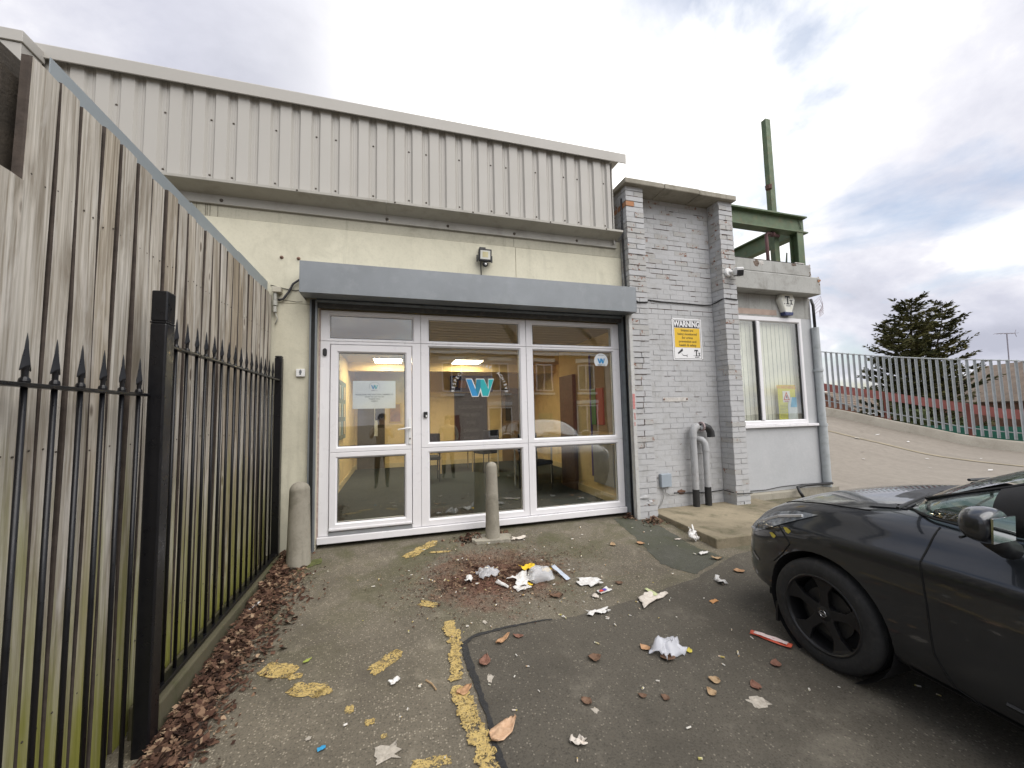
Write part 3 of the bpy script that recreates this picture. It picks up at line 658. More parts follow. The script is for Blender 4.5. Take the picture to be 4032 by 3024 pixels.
nbr = thing('wall_display', 'purple edged display board with red and green poster on the right wall', 'display board', (2.99, 5.9, .3))
PUR = plain('purple_edge', (.09,.05,.22), .6)
MB().box(2.975,2.998,5.0,5.62,1.10,2.3).build('board', plain('board_tan', (.40,.30,.16), .8), nbr); MB().box(2.96,2.974,5.60,5.64,.4,2.3).build('edging', PUR, nbr)
MB().box(2.95,2.9745,5.22,5.55,1.2,1.75).build('poster', plain('poster_red', (.50,.07,.04), .6), nbr); MB().box(2.94,2.9495,5.42,5.55,1.2,1.75).build('poster', plain('poster_green', (.10,.26,.05), .6), nbr)
MB().box(2.955,2.9745,5.0,5.58,.32,.92).build('lower_board', plain('board_grey', (.30,.29,.27), .8), nbr)
MB().box(2.93,2.998,6.2,6.75,.086,2.05).build('tall_cupboard', plain('cup_dark', (.10,.055,.035), .6), nbr)
for i, (x, y, s) in enumerate(((.98,5.5,.10),(.72,5.2,.07),(.62,5.3,.04))): pass

# ================================================================== BRICK BAY
bt = thing('brick_bay', 'tall grey painted brick bay with two projecting piers under a stone coping', 'brick wall', (3.95, 4.7, 0))
PY, PN = 4.53, 4.76                                   # pier front, panel front
MB().box(3.30, 4.63, PN+.0025, PN+.35, -.1, 4.49).build('mortar_panel', MORT, bt)
MB().box(3.046, 3.305, PY+.006, PN+.30, -.1, 4.485).build('mortar_pier', MORT, bt)
MB().box(4.626, 4.859, PY+.006, PN+.30, -.1, 4.485).build('mortar_pier', MORT, bt)
ub = MB().box(-.5, .5, 0, 1, -.5, .5).mesh('brick')
bmx = bmesh.new(); bmx.from_mesh(ub); bmx.to_mesh(ub); bmx.free(); ub.materials.append(PBRICK)
rs = random.Random(5); bricks = []                    # (x centre, width, y front, depth, z centre, height, material, kind)
H, J = .0645, .0105
for c in range(-1, 60):
    z = .012+.075*c+H/2
    # panel in stretcher bond with closers
    x = 3.306 - (0 if c % 2 else .1125)
    while x < 4.622:
        a, b = max(x, 3.306)+J/2, min(x+.225, 4.624)-J/2
        if b-a > .03: bricks.append(((a+b)/2, b-a, PN+rs.uniform(-.003, .0026), .09, z, H, None, 'p'))
        x += .225
    for x0, x1 in ((3.04, 3.312), (4.62, 4.865)):
        if c % 2: segs = [(x0, x1, .1025)]; back = [(.113, .225)]
        else:
            mid = x0+(x1-x0)*rs.uniform(.46, .54); segs = [(x0, mid-J/2, .215), (mid+J/2, x1, .215)]; back = []
        for a, b, d in segs:
            bricks.append(((a+b)/2+rs.uniform(-.004, .004), b-a, PY+rs.uniform(-.006, .004), d, z, H, None, 'f'))
        for d0, d1 in back: bricks.append(((x0+x1)/2, x1-x0-.002, PY+d0, d1-d0, z, H, None, 'f'))
        if x0 < 3.1: bricks.append((x0+.06, .12, PY+.236, .10, z, H, None, 'f'))
def bmat(b):
    x, w, y, d, z, h, _, k = b
    if k == 'f':
        if x < 3.2 and 4.18 < z < 4.26 and w < .2: return BBRICK
        if x > 4.7 and 3.83 < z < 3.93 and w < .2: return BBRICK
        if x < 3.2 and 3.74 < z < 3.80 and w < .2: return PBRICK2
        if rs.random() < .14 + (.3 if z > 2.9 else 0): return PBRICK2
    elif z > 3.3 and rs.random() < .25: return PBRICK2
    return PBRICK
cam0 = Vector((0, 0, 1.4))
bricks.sort(key=lambda b: (Vector((b[0], b[2], b[4]))-cam0).length + (.6 if b[7] == 'p' else 0))
off = wloc(bt); rest = MB(); rest2 = MB()
for i, b in enumerate(bricks):
    x, w, y, d, z, h, _, k = b
    if i < 300:
        link(ub, 'brick', bt, Vector((x, y, z))-off, (rs.uniform(-.014, .014), rs.uniform(-.010, .010), rs.uniform(-.010, .010)), (w, d, h*rs.uniform(.97, 1.02)), bmat(b))
    else:
        tgt = bmat(b); (rest if tgt == PBRICK else rest2 if tgt == PBRICK2 else rest2).box(x-w/2, x+w/2, y, y+d, z-h/2, z+h/2) if tgt != BBRICK else link(ub, 'brick', bt, Vector((x, y, z))-off, (0, 0, 0), (w, d, h), BBRICK)
for q, mt in ((rest, PBRICK), (rest2, PBRICK2)):
    o = q.build('brick_courses', mt, bt); o['kind'] = 'stuff'
cop = MB()
xs_ = [2.99, 3.45, 3.47, 4.12, 4.14, 4.90]
for a, b in ((2.99, 3.62), (3.626, 4.22), (4.226, 4.895)):
    MB().box(a, b, 4.455+rs.uniform(-.008, .008), 5.12, 4.492, 4.568+rs.uniform(-.005, .005)).build('coping_stone', CONC, bt, bevel=.012)
# thick paint runs and missing mortar at the foot
for x, z, w, h in ((3.12,.27,.16,.05),(3.2,.20,.09,.06)): MB().ball((x, PY-.002, z), (w/2, .012, h/2), 10, 6, .25).build('paint_flake', PBRICK, bt)
STN = plain('bare_render_scar', (.50,.48,.45), .8, var=.2, scale=20, dirt=(.30,.24,.2))
MB().box(3.66,4.08,PN-.0045,PN+.002,1.515,1.575).build('fixing_scar', STN, bt, bevel=.003)
for x in (3.67, 4.06): MB().lathe([(0,-.014),(.011,-.012),(.013,0)], (x, PN-.003, 1.55), 'y', 8).build('bolt', BOLT, bt, True)

OJ = plain('open_joint', (.085,.048,.036), .95, var=.4, scale=30)
rj = random.Random(14)
def joint(x0, x1, z, y, h=.004): MB().box(x0, x1, y-.0015, y+.006, z-h/2, z+h/2).build('open_joint', OJ, bt)
for c in (1, 3, 5, 7, 9, 11, 13, 15, 17, 18, 21):      # split joints down the left pier
    z = .9+.075*(c-1)*.95; z = .012+.075*round((z-.012)/.075)-J/2
    w_ = rj.uniform(.09, .2); joint(3.05+rj.uniform(0, .03), 3.05+w_, z, PY-.003)
    if rj.random() < .8: x_ = 3.05+w_; MB().box(x_-.003, x_+.002, PY-.0045, PY+.003, z, z+.075).build('open_joint', OJ, bt)
    if rj.random() < .5: joint(3.07, 3.05+w_, z+.075, PY-.003)
for _ in range(46):                                     # open bed joints in the weathered upper panel
    z = .012+.075*rj.randint(38, 58)-J/2; a_ = rj.uniform(3.32, 4.45); joint(a_, min(4.61, a_+rj.uniform(.05, .28)), z, PN-.001, rj.uniform(.003, .007))
for _ in range(16):
    z = .012+.075*rj.randint(3, 38)-J/2; a_ = rj.uniform(3.32, 4.45); joint(a_, min(4.61, a_+rj.uniform(.04, .16)), z, PN-.001, .003)
for _ in range(22):
    z = .012+.075*rj.randint(36, 58)-J/2; x0 = rj.choice((3.045, 4.625)); joint(x0+rj.uniform(0, .1), x0+rj.uniform(.13, .23), z, PY-.004, rj.uniform(.004, .008))

# ================================================================== RENDERED OFFICE TO THE RIGHT
of = thing('office_extension', 'low grey rendered extension with parapet and blinded window right of the brick bay', 'building', (5.8, 4.9, 0))
OY = 4.85
MB().box(4.87, 5.0, OY, OY+.2, .10, 3.235).build('wall', GREYR, of)
MB().box(5.0, 6.755, OY, OY+.2, .10, 1.085).build('wall', GREYR, of)
MB().box(6.51, 6.755, OY, OY+.2, 1.087, 2.87).build('wall', GREYR, of)
MB().box(5.0, 6.755, OY+.001, OY+.2, 2.872, 3.235).build('wall', GREYD, of)
MB().box(6.50, 6.755, OY+.201, 12, .10, 3.235).build('side_wall', GREYR, of)
MB().box(4.87, 6.95, OY-.10, OY+.22, -.2, .098).build('plinth', CONC, of, bevel=.01)
MB().prism([(4.64,3.24),(4.64,3.515),(4.66,3.53),(5.3,3.53),(5.3,3.24)], 4.868, 6.735, 'x').build('fascia_beam', GREYD, of, bevel=.008)
MB().box(4.869, 6.565, 4.655, 4.86, 3.533, 3.722).build('parapet', GREYD, of, bevel=.008)
MB().box(6.60, 6.74, 4.86, 12, 3.24, 3.50).build('side_fascia', GREYD, of)
MB().box(6.42, 6.565, 4.863, 11, 3.533, 3.715).build('side_parapet', GREYD, of)
FELT = plain('roofing_felt', (.03,.028,.026), .9)
MB().box(4.869, 6.42, 4.66, 4.87, 3.7225, 3.735).build('felt_capping', FELT, of, bevel=.004)
MB().box(6.25, 6.45, 4.665, 4.80, 3.736, 3.752).build('loose_slate', STN, of)
SPALL = plain('spalled_concrete', (.16,.12,.095), .95, var=.4, scale=18, bump=.8, bscale=40)
rs = random.Random(3)
for x, z, w, h, mt in ((5.42,3.66,.055,.10,SPALL),(5.52,3.67,.05,.07,STN),(6.2,3.70,.05,.04,SPALL)): MB().ball((x, 4.655, z), (w, .006, h/2), 9, 6, .3).build('spall', mt, of)
for k in range(14): MB().ball((6.735-rs.uniform(0,.06), 4.65+rs.uniform(-.012, .02), 3.25+rs.random()*.27), (rs.uniform(.012,.03), .012, rs.uniform(.012,.03)), 7, 5, .35).build('spall', (SPALL, BBRICK, STN)[k % 3], of)
for k in range(8): MB().ball((6.565-rs.uniform(0,.03), 4.66, 3.54+rs.random()*.17), (.018, .01, .02), 7, 5, .35).build('spall', (SPALL, STN)[k % 2], of)
MB().box(5.0, 6.0, OY-.002, OY+.0005, 2.90, 2.99).build('bare_plaster', plain('pinkish_plaster', (.40,.31,.26), .9, var=.2, scale=5), of)
# window with vertical blinds
wf = MB().ring((5.0,6.51,1.13,2.868), (5.06,6.45,1.20,2.79), OY-.012, OY+.06, .012, .02).build('window', UPVC, of)
MB().box(5.545,5.612,OY-.014,OY+.05,1.2005,2.7895).build('mullion', UPVC, wf, bevel=.006)
MB().box(5.525,5.5445,OY+.004,OY+.05,1.2005,2.7895).build('shadow_gasket', BLKPL, wf)
MB().box(6.432,6.4495,OY+.012,OY+.05,1.2005,2.7895).build('shadow_gasket', BLKPL, wf)
MB().box(5.0605,6.4495,OY+.022,OY+.027,1.2005,2.7895).build('pane', GLASS, wf)
MB().box(4.99,6.68,OY-.055,OY-.0005,1.088,1.128).build('sill', UPVC, of, bevel=.005)
BLIND = plain('beige_blind', (.74,.71,.61), .8, var=.04)
for k in range(16): 
    x = 5.08+.089*k
    MB().add([(x,OY+.10,1.2),(x+.0875,OY+.105,1.2),(x+.0875,OY+.105,2.79),(x,OY+.10,2.79)], [(0,1,2,3)]).build('blind_slat', BLIND, wf)
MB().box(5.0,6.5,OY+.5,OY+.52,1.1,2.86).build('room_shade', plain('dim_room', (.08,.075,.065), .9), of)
# hazard poster in the window
ps = thing('hazard_poster', 'yellow WARNING poster with red triangle in the lower corner of the office window', 'poster', (6.13, OY+.04, 1.2))
YELW = plain('poster_yellow', (.55,.52,.03), .6, var=.06); ORN = plain('orange_print', (.62,.16,.03), .6); PRN = plain('poster_print', (.20,.19,.04), .6)
MB().box(5.945,6.32,OY+.034,OY+.036,1.205,1.765).build('sheet', YELW, ps)
text('letters', 'WARNING', .085, ORN, ps, (6.13, OY+.033, 1.725), bold=.001)
MB().box(6.045,6.20,OY+.0325,OY+.0335,1.48,1.665).build('symbol_panel', WHITE, ps)
MB().prism([(6.055,1.515),(6.19,1.515),(6.123,1.655)], OY+.031, OY+.032, 'y').build('triangle', plain('red_print', (.5,.05,.03), .6), ps)
MB().prism([(6.082,1.53),(6.163,1.53),(6.123,1.615)], OY+.0295, OY+.0305, 'y').build('triangle_centre', WHITE, ps)
MB().prism([(6.112,1.545),(6.14,1.54),(6.128,1.60),(6.116,1.59)], OY+.028, OY+.029, 'y').build('pictogram', BLKPL, ps)
text('letters', 'FRAGILE', .026, plain('red_print', (.5,.05,.03), .6), ps, (6.122, OY+.030, 1.495), bold=.0005)
for k in range(9): MB().box(5.97,6.10+.02*(k % 3),OY+.0328,OY+.0336,1.43-.024*k,1.437-.024*k).build('print_line', PRN, ps)
fl = thing('pale_leaflet', 'curled white and pale blue leaflet leaning in front of the hazard poster', 'leaflet', (6.24, OY+.03, 1.2))
MB().prism([(6.13,1.205),(6.33,1.205),(6.33,1.56),(6.2,1.56),(6.14,1.45)], OY+.0275, OY+.0285, 'y').build('sheet', plain('leaflet_white', (.55,.57,.56), .6), fl)
MB().prism([(6.19,1.40),(6.329,1.40),(6.329,1.559),(6.23,1.559)], OY+.026, OY+.027, 'y').build('photo', plain('leaflet_blue', (.12,.32,.45), .6, var=.3, scale=12), fl)
# downpipe at the corner
dp = thing('downpipe', 'tall grey galvanised downpipe on the corner of the rendered extension', 'downpipe', (6.76, 4.80, .1))
MB().tube([(6.76,4.80,.10),(6.76,4.80,1.10)], .062, 14).build('pipe', PALGR, dp, True, auto=40)
MB().tube([(6.76,4.80,1.10),(6.76,4.80,2.72)], .055, 14).build('pipe', PALGR, dp, True, auto=40)
MB().tube([(6.76,4.80,2.72),(6.758,4.80,3.1),(6.80,4.86,3.22)], .022, 10).build('cable_duct', BLKPL, dp, True)
for z in (1.10, 2.0): MB().lathe([(.064,-.02),(.07,-.02),(.07,.02),(.064,.02)], (6.76,4.80,z), 'z', 14).build('collar', PALGR, dp, True, auto=40)
cb = MB()
for k in range(5): 
    a = random.Random(k); cb.tube([(6.77,4.78,3.16-.05*k),(6.86+.03*a.random(),4.76,3.22-.05*k+.05*a.random()),(6.90,4.74,3.12-.04*k),(6.83,4.76,2.98-.02*k)], .004, 5)
tag(cb.build('loose_wires', plain('pinkish_wire', (.35,.28,.30), .6)), 'loop of loose thin wires beside the corner of the extension', 'wires')

# ------------------------------------------------------------------ green steel on the roof
gs = thing('green_steel_frame', 'green painted steel beam and tall post standing on the extension roof', 'steel frame', (6.33, 4.98, 3.55))
SY = 4.98; S5 = SY/5.6
bz0, bz1 = 4.42, 4.72
I = lambda y0, y1: [(y0,bz0),(y1,bz0),(y1,bz0+.022),((y0+y1)/2+.007,bz0+.026),((y0+y1)/2+.007,bz1-.026),(y1,bz1-.022),(y1,bz1),(y0,bz1),(y0,bz1-.022),((y0+y1)/2-.007,bz1-.026),((y0+y1)/2-.007,bz0+.026),(y0,bz0+.022)]
MB().prism(I(SY-.085, SY+.085), 4.2, 6.92, 'x').build('beam', GREEN, gs)
MB().prism([(x_+6.86, z_) for x_, z_ in [(a-SY, b) for a, b in I(SY-.085, SY+.085)]], SY+.09, SY+2.6, 'y').build('cross_beam', GREEN, gs)
MB().tube([(4.2,SY-.06,bz1+.012),(6.3,SY-.06,bz1+.012),(6.8,SY-.02,bz1-.02),(6.85,SY-.02,bz1-.2)], .008, 6).build('cable', plain('green_cable', (.12,.16,.10), .6), gs)
def hsec(cx, cy, w, d, z0, z1, nm, top=None):
    q = MB().box(cx-w/2, cx+w/2, cy-d/2, cy-d/2+.018, z0, z1); q.box(cx-w/2, cx+w/2, cy+d/2-.018, cy+d/2, z0, z1); q.box(cx-.006, cx+.006, cy-d/2+.018, cy+d/2-.018, z0, z1); return q.build(nm, GREEN, gs)
hsec(6.43, SY+.16, .108, .09, 3.55, 6.58, 'tall_post')
MB().box(6.377,6.383,SY+.13,SY+.19,3.55,6.58).build('post_plate', GREEN, gs)
hsec(6.74, SY, .14, .15, 3.55, bz0, 'stub_post')
MB().prism([(6.60,3.6),(6.66,3.6),(6.72,4.15),(6.70,4.15)], SY+.16, SY+.17, 'y').build('gusset', GREEN, gs)
MB().box(6.275,6.34,SY+.06,SY+.10,5.24,5.28).build('lug', plain('rust_brown', (.10,.05,.035), .8), gs); MB().lathe([(0,-.04),(.05,-.02),(.055,.05),(.0,.06)], (6.29,SY+.08,5.24), 'z', 8).build('lamp_stub', plain('rust_brown', (.10,.05,.035), .8), gs)
tag(MB().tube([(6.06,SY,3.55),(6.06,SY,4.34),(6.09,SY,4.37),(6.40,SY+.05,4.37)], .026, 8).lathe([(.026,-.02),(.045,-.02),(.045,.02),(.026,.02)], (6.22,SY+.02,4.37), 'x', 8).build('rusty_pipe', plain('rust_purple', (.12,.06,.06), .8, var=.3), None, True), 'bent rusty pipe rising from the extension roof beside the green post', 'pipe')

# ------------------------------------------------------------------ devices on the walls
SG = thing('warning_sign', 'white and yellow WARNING sign about monitored images on the brick bay', 'sign', (4.12, PN, 2.12))
sy = PN-.008
SGW = plain('sign_white', (.74,.74,.74), .35, var=.02); SGY = plain('sign_yellow', (.70,.44,.015), .4, var=.04); SGK = plain('sign_black', (.014,.012,.016), .4)
MB().box(3.865,4.385,sy,PN-.003,2.12,2.735).build('panel', SGW, SG, bevel=.003)
def bord(x0, x1, z0, z1, t):
    q = MB()
    for b in ((x0,x1,z1-t,z1),(x0,x1,z0,z0+t),(x0,x0+t,z0+t,z1-t),(x1-t,x1,z0+t,z1-t)): q.box(b[0],b[1],sy-.0012,sy-.0002,b[2],b[3])
    return q
bord(3.885,4.365,2.138,2.718,.0045).build('border_line', SGK, SG)
MB().box(3.902,4.348,sy-.0016,sy-.0003,2.598,2.703).build('header_band', SGK, SG)
text('letters', 'WARNING', .118, SGW, SG, (4.125, sy-.002, 2.650), sx=.80, bold=.0045)
MB().box(3.902,4.348,sy-.0014,sy-.0003,2.305,2.592).build('message_band', SGY, SG)
text('letters', 'Images are\nbeing monitored\nfor crime\nprevention and\nhealth & safety', .050, plain('olive_print', (.10,.075,.01), .5), SG, (4.125, sy-.0018, 2.449), sx=1.02, bold=.0009, line=1.10)
MB().prism([(3.945,2.225),(3.955,2.205),(4.035,2.255),(4.030,2.285),(4.02,2.288)], sy-.0016, sy-.0003, 'y').build('camera_symbol', SGK, SG)
MB().prism([(4.00,2.228),(4.008,2.222),(4.035,2.185),(4.10,2.18),(4.10,2.162),(4.107,2.162),(4.107,2.205),(4.10,2.205),(4.10,2.188),(4.038,2.193)], sy-.0014, sy-.0003, 'y').build('camera_bracket', SGK, SG)
def tlogo(parent, cx, cz, s, y, mt):
    q = MB()
    for a, b, c, d in ((-.42,.30,.32,.5),(-.42,-.34,.18,.32),(.22,.30,.18,.32),(-.14,.06,-.38,.32),(-.26,.18,-.5,-.38),(-.58,-.46,-.5,-.38)): q.box(cx+a*s, cx+b*s, y-.001, y, cz+c*s, cz+d*s)
    for a, b, c, d in ((.28,.72,-.06,.04),(.42,.58,-.40,-.06),(.28,.72,-.5,-.40)): q.box(cx+a*s, cx+b*s, y-.001, y, cz+c*s, cz+d*s)
    q.build('emblem', mt, parent)
tlogo(SG, 4.275, 2.228, .092, sy-.0004, SGK)
text('letters', 'SECURITY', .018, SGK, SG, (4.283, sy-.001, 2.165), bold=.0004)
for x, z in ((3.873,2.727),(4.377,2.13)): MB().lathe([(0,-.004),(.006,-.003),(.007,0)], (x, sy, z), 'y', 8).build('fixing', SCREW, SG)
# alarm bell box
ab = thing('alarm_box', 'white hexagonal alarm box with blue base above the office window', 'alarm box', (6.19, OY, 2.95))
hx = [(-.175,.06),(-.115,.185),(.115,.185),(.175,.06),(.075,-.185),(-.075,-.185)]
ax_, az_ = 6.17, 3.10
q = MB(); n = 6
q.add([(ax_+a, OY-.001, az_+b) for a, b in hx]+[(ax_+a, OY-.055, az_+b) for a, b in hx]+[(ax_+a*.82, OY-.082, az_+b*.84) for a, b in hx], [tuple(range(6))]+[(i,(i+1)%6,6+(i+1)%6,6+i) for i in range(6)]+[(6+i,6+(i+1)%6,12+(i+1)%6,12+i) for i in range(6)]+[tuple(range(12,18))])
q.build('cover', plain('alarm_white', (.70,.70,.64), .4, var=.05, dirt=(.55,.52,.38)), ab, bevel=.008)
MB().prism([(ax_-.10,az_-.15),(ax_+.10,az_-.15),(ax_+.08,az_-.205),(ax_-.08,az_-.205)], OY-.085, OY-.002, 'y').build('strobe', plain('alarm_blue', (.025,.035,.11), .3), ab, bevel=.006)
tlogo(ab, ax_-.01, az_+.045, .14, OY-.083, SGK); text('letters', 'SECURITY', .022, VG, ab, (ax_, OY-.0835, az_-.05), bold=.0003)
# CCTV camera
cc = thing('cctv_camera', 'small white wall camera with black face on the right brick pier', 'camera', (4.76, PY, 3.40))
MB().lathe([(0,-.03),(.055,-.028),(.065,-.015),(.068,0)], (4.715, PY-.004, 3.40), 'y', 18).build('base', WHITE, cc, True, auto=40)
MB().tube([(4.715,PY-.03,3.40),(4.74,PY-.06,3.395)], .018, 10).build('arm', WHITE, cc, True)
b = MB().box(-.052,.052,-.075,.06,-.052,.062).build('body', WHITE, cc, bevel=.018, local=True, seg=3); b.location = Vector((4.80,PY-.10,3.385))-wloc(cc); b.rotation_euler = (R(14),0,R(-22))
f = MB().box(-.046,.046,-.0815,-.0745,-.050,.022).build('face', BLKPL, cc, bevel=.003, local=True); f.location = b.location; f.rotation_euler = b.rotation_euler
f2 = MB().box(-.046,.046,-.074,.03,-.0605,-.0515).build('underside', BLKPL, cc, local=True); f2.location = b.location; f2.rotation_euler = b.rotation_euler
# floodlight
fl = thing('floodlight', 'black sensor floodlight on the cream wall above the shutter', 'floodlight', (1.06, WY, 3.25))
MB().box(1.005,1.085,WY-.05,WY-.0005,3.385,3.47).build('terminal_box', BLKPL, fl, bevel=.006)
MB().prism([(WY-.075,3.27),(WY-.095,3.275),(WY-.115,3.42),(WY-.095,3.428),(WY-.052,3.40),(WY-.048,3.29)], .985, 1.145, 'x').build('housing', BLKPL, fl, bevel=.006)
lm = MB().add([(1.003,WY-.0995,3.297),(1.127,WY-.0995,3.297),(1.127,WY-.1135,3.402),(1.003,WY-.1135,3.402)], [(0,1,2,3)]); lm.build('lens', plain('flood_lens', (.62,.62,.56), .15), fl)
MB().add([(1.03,WY-.104,3.32),(1.10,WY-.104,3.32),(1.10,WY-.1125,3.385),(1.03,WY-.1125,3.385)], [(0,1,2,3)]).build('led_panel', plain('led_yellow', (.55,.50,.30), .3), fl)
for x in (.965,1.150): MB().box(x,x+.015,WY-.06,WY-.04,3.28,3.36).build('bracket', BLKPL, fl)
MB().ball((1.065,WY-.085,3.235),(.035,.035,.03),14,10).build('sensor', BLKPL, fl, True); MB().ball((1.065,WY-.115,3.228),(.014,.012,.014),10,8).build('sensor_eye', WHITE, fl, True)
MB().tube([(1.03,WY-.02,3.40),(1.025,WY-.012,3.25),(1.035,WY-.012,3.02)], .006, 6).build('cable', BLKPL, fl, True)
# small call point left of the shutter
sw = thing('call_button', 'small square white push plate with a figure left of the shutter', 'switch', (-.974, WY, 1.84))
MB().box(-1.016,-.930,WY-.03,WY-.0005,1.842,1.925).build('plate', WHITE, sw, bevel=.005)
MB().prism([(-.98,1.86),(-.966,1.86),(-.963,1.885),(-.958,1.888),(-.966,1.905),(-.98,1.905),(-.988,1.888),(-.983,1.885)], WY-.032, WY-.0305, 'y').build('figure', VG, sw); MB().lathe([(0,-.0325),(.006,-.032),(.006,-.0305)], (-.973, WY, 1.912), 'y', 10).build('figure_head', VG, sw)
text('letters', 'T  E', .016, VG, sw, (-.973, WY-.031, 1.902))
# isolator with cables by the fence
io = thing('cable_gland_box', 'small cream isolator box with grey cable glands at the end of the timber fence', 'junction box', (-1.2, WY, 2.55))
MB().box(-1.25,-1.165,WY-.075,WY-.0005,2.74,2.80).build('box', plain('iso_cream', (.50,.47,.38), .6), io, bevel=.005)
for z0, z1, r in ((2.66,2.74,.018),(2.60,2.655,.024),(2.53,2.59,.02)): MB().tube([(-1.225,WY-.04,z0),(-1.225,WY-.04,z1)], r, 10).build('gland', plain('gland_grey', (.42,.42,.38), .5), io, True, auto=40)
MB().tube([(-1.20,WY-.03,2.66),(-1.15,WY-.03,2.68),(-1.10,WY-.03,2.76),(-1.06,WY-.03,2.85),(-1.0,WY-.03,2.90),(-.94,WY-.03,2.92)], .012, 8).build('conduit', plain('dark_cable', (.04,.038,.042), .6), io, True)
MB().tube([(-1.28,WY-.008,2.83),(-1.15,WY-.008,2.80),(-1.05,WY-.008,2.785),(-.97,WY-.008,2.80),(-.94,WY-.008,2.82)], .004, 6).build('thin_wire', BLKPL, io, True)
MB().tube([(-1.225,WY-.04,2.53),(-1.20,WY-.03,2.46),(-1.225,WY-.02,2.40)], .006, 6).build('tail', plain('gland_grey', (.42,.42,.38), .5), io, True)
# cables on the brick bay
def cable(name, label, pts, r=.009):
    return tag(MB().tube(pts, r, 7).build(name, BLKPL, None, True), label, 'cable')
cable('black_cable', 'black cable clipped down the left edge of the brick bay', [(3.025,4.62,4.35),(3.02,4.62,4.0),(3.03,4.63,3.7),(3.025,4.62,3.4),(3.03,4.61,3.12),(3.01,4.60,3.03)], .012)
cable('black_cable', 'black cable sagging across the brick bay just below the pier camera', [(3.36,PN-.012,2.985),(3.7,PN-.012,2.965),(4.1,PN-.012,2.962),(4.45,PN-.012,2.955),(4.58,PN-.02,2.965),(4.608,PN-.1,2.985),(4.612,PY+.04,3.005),(4.64,PY-.012,3.01),(4.85,PY-.012,3.0)], .009)
cable('black_cable', 'short black cable end looping out beside the shutter box', [(3.045,4.50,2.95),(3.08,PY-.015,2.90),(3.14,PY-.02,2.86),(3.24,PY-.012,2.865),(3.30,PY-.012,2.87)], .010)
cable('thin_black_wire', 'thin wire running down the joint between trunking and left pier', [(3.036,4.52,2.68),(3.036,4.515,1.9),(3.038,4.52,1.0),(3.036,4.52,.3)], .0035)
cable('floor_cable', 'black cable snaking along the foot of the brick bay and extension', [(3.75,PN-.015,.235),(4.3,PN-.015,.20),(4.6,PN-.02,.215),(4.63,PY-.02,.20),(4.88,PY-.02,.19),(4.9,OY-.02,.14),(5.5,OY-.02,.13),(5.8,OY-.03,.16),(6.3,OY-.03,.165),(6.72,OY-.08,.14)], .007)
tag(MB().tube([(6.75,4.72,.165),(6.2,4.73,.17),(6.0,4.71,.155),(5.97,4.66,.10),(6.0,4.62,.0)], .022, 8).build('black_hose', BLKPL, None, True), 'thick black hose lying along the foot of the extension wall', 'hose')
jb = thing('grey_junction_box', 'blue-grey square junction box low on the brick bay', 'junction box', (3.60, PN, .32))
MB().box(3.522,3.688,PN-.06,PN-.004,.332,.515).build('box', plain('jb_grey', (.30,.345,.39), .45, var=.05), jb, bevel=.008)
MB().tube([(3.57,PN-.03,.33),(3.575,PN-.02,.2),(3.54,PN-.02,.11),(3.46,PN-.02,.05)], .006, 6).build('wire', plain('jb_wire', (.30,.30,.29), .6), jb, True)
MB().tube([(3.60,PN-.03,.33),(3.61,PN-.02,.25),(3.66,PN-.02,.22),(3.76,PN-.015,.215),(3.83,PN-.015,.23)], .006, 6).build('wire', plain('jb_wire', (.30,.30,.29), .6), jb, True)
MB().ball((3.88,PN-.004,.24),(.06,.012,.03),10,7,.3).build('rust_hole', plain('rust_hole', (.14,.075,.05), .9), jb)
# vent pipes
PGR = plain('painted_pipe', (.37,.375,.38), .55, var=.08, dirt=(.26,.24,.22)); PBK = plain('pipe_black', (.02,.02,.021), .5, var=.3)
va = thing('vent_pipe', 'taller of the two vent pipes, grey with a black downturned elbow', 'vent pipe', (4.05, 4.66, .06))
yA = PN-.10
MB().tube([(4.045,yA,.28),(4.045,yA,1.02)], .047, 16).build('pipe', PGR, va, True, auto=40)
MB().tube([(4.045,yA,.04),(4.045,yA,.30)], .046, 16).build('pipe_foot', PBK, va, True, auto=40)
el = [(4.045,yA,1.0),(4.046,yA,1.05),(4.055,yA-.0,1.10),(4.085,yA,1.14),(4.13,yA,1.155),(4.19,yA,1.15)]
MB().tube(el, [.054,.054,.054,.053,.052,.050], 16).build('elbow', PGR, va, True, auto=50)
MB().lathe([(.04,-.012),(.07,-.012),(.07,.012),(.04,.012)], (4.20,yA,1.15), 'x', 14).build('flange', plain('flange_rust', (.30,.24,.24), .7), va)
MB().tube([(4.20,yA,1.15),(4.26,yA,1.15),(4.32,yA,1.125),(4.355,yA,1.07),(4.362,yA,1.0)], [.046,.048,.05,.052,.054], 16, cap=True).build('outlet', PBK, va, True, auto=50)
vp = thing('vent_pipe', 'shorter of the two vent pipes, bending back into the brick bay', 'vent pipe', (4.26, 4.66, .06))
MB().tube([(4.252,yA,.28),(4.252,yA,.82)], .040, 16).build('pipe', PGR, vp, True, auto=40)
MB().tube([(4.252,yA,.04),(4.252,yA,.30)], .045, 16).build('pipe_foot', PBK, vp, True, auto=40)
MB().tube([(4.252,yA,.80),(4.251,yA,.86),(4.245,yA+.005,.92),(4.21,yA+.02,.965),(4.17,yA+.05,.975),(4.14,yA+.11,.975)], [.047,.047,.047,.046,.044,.044], 16).build('elbow', PGR, vp, True, auto=50)
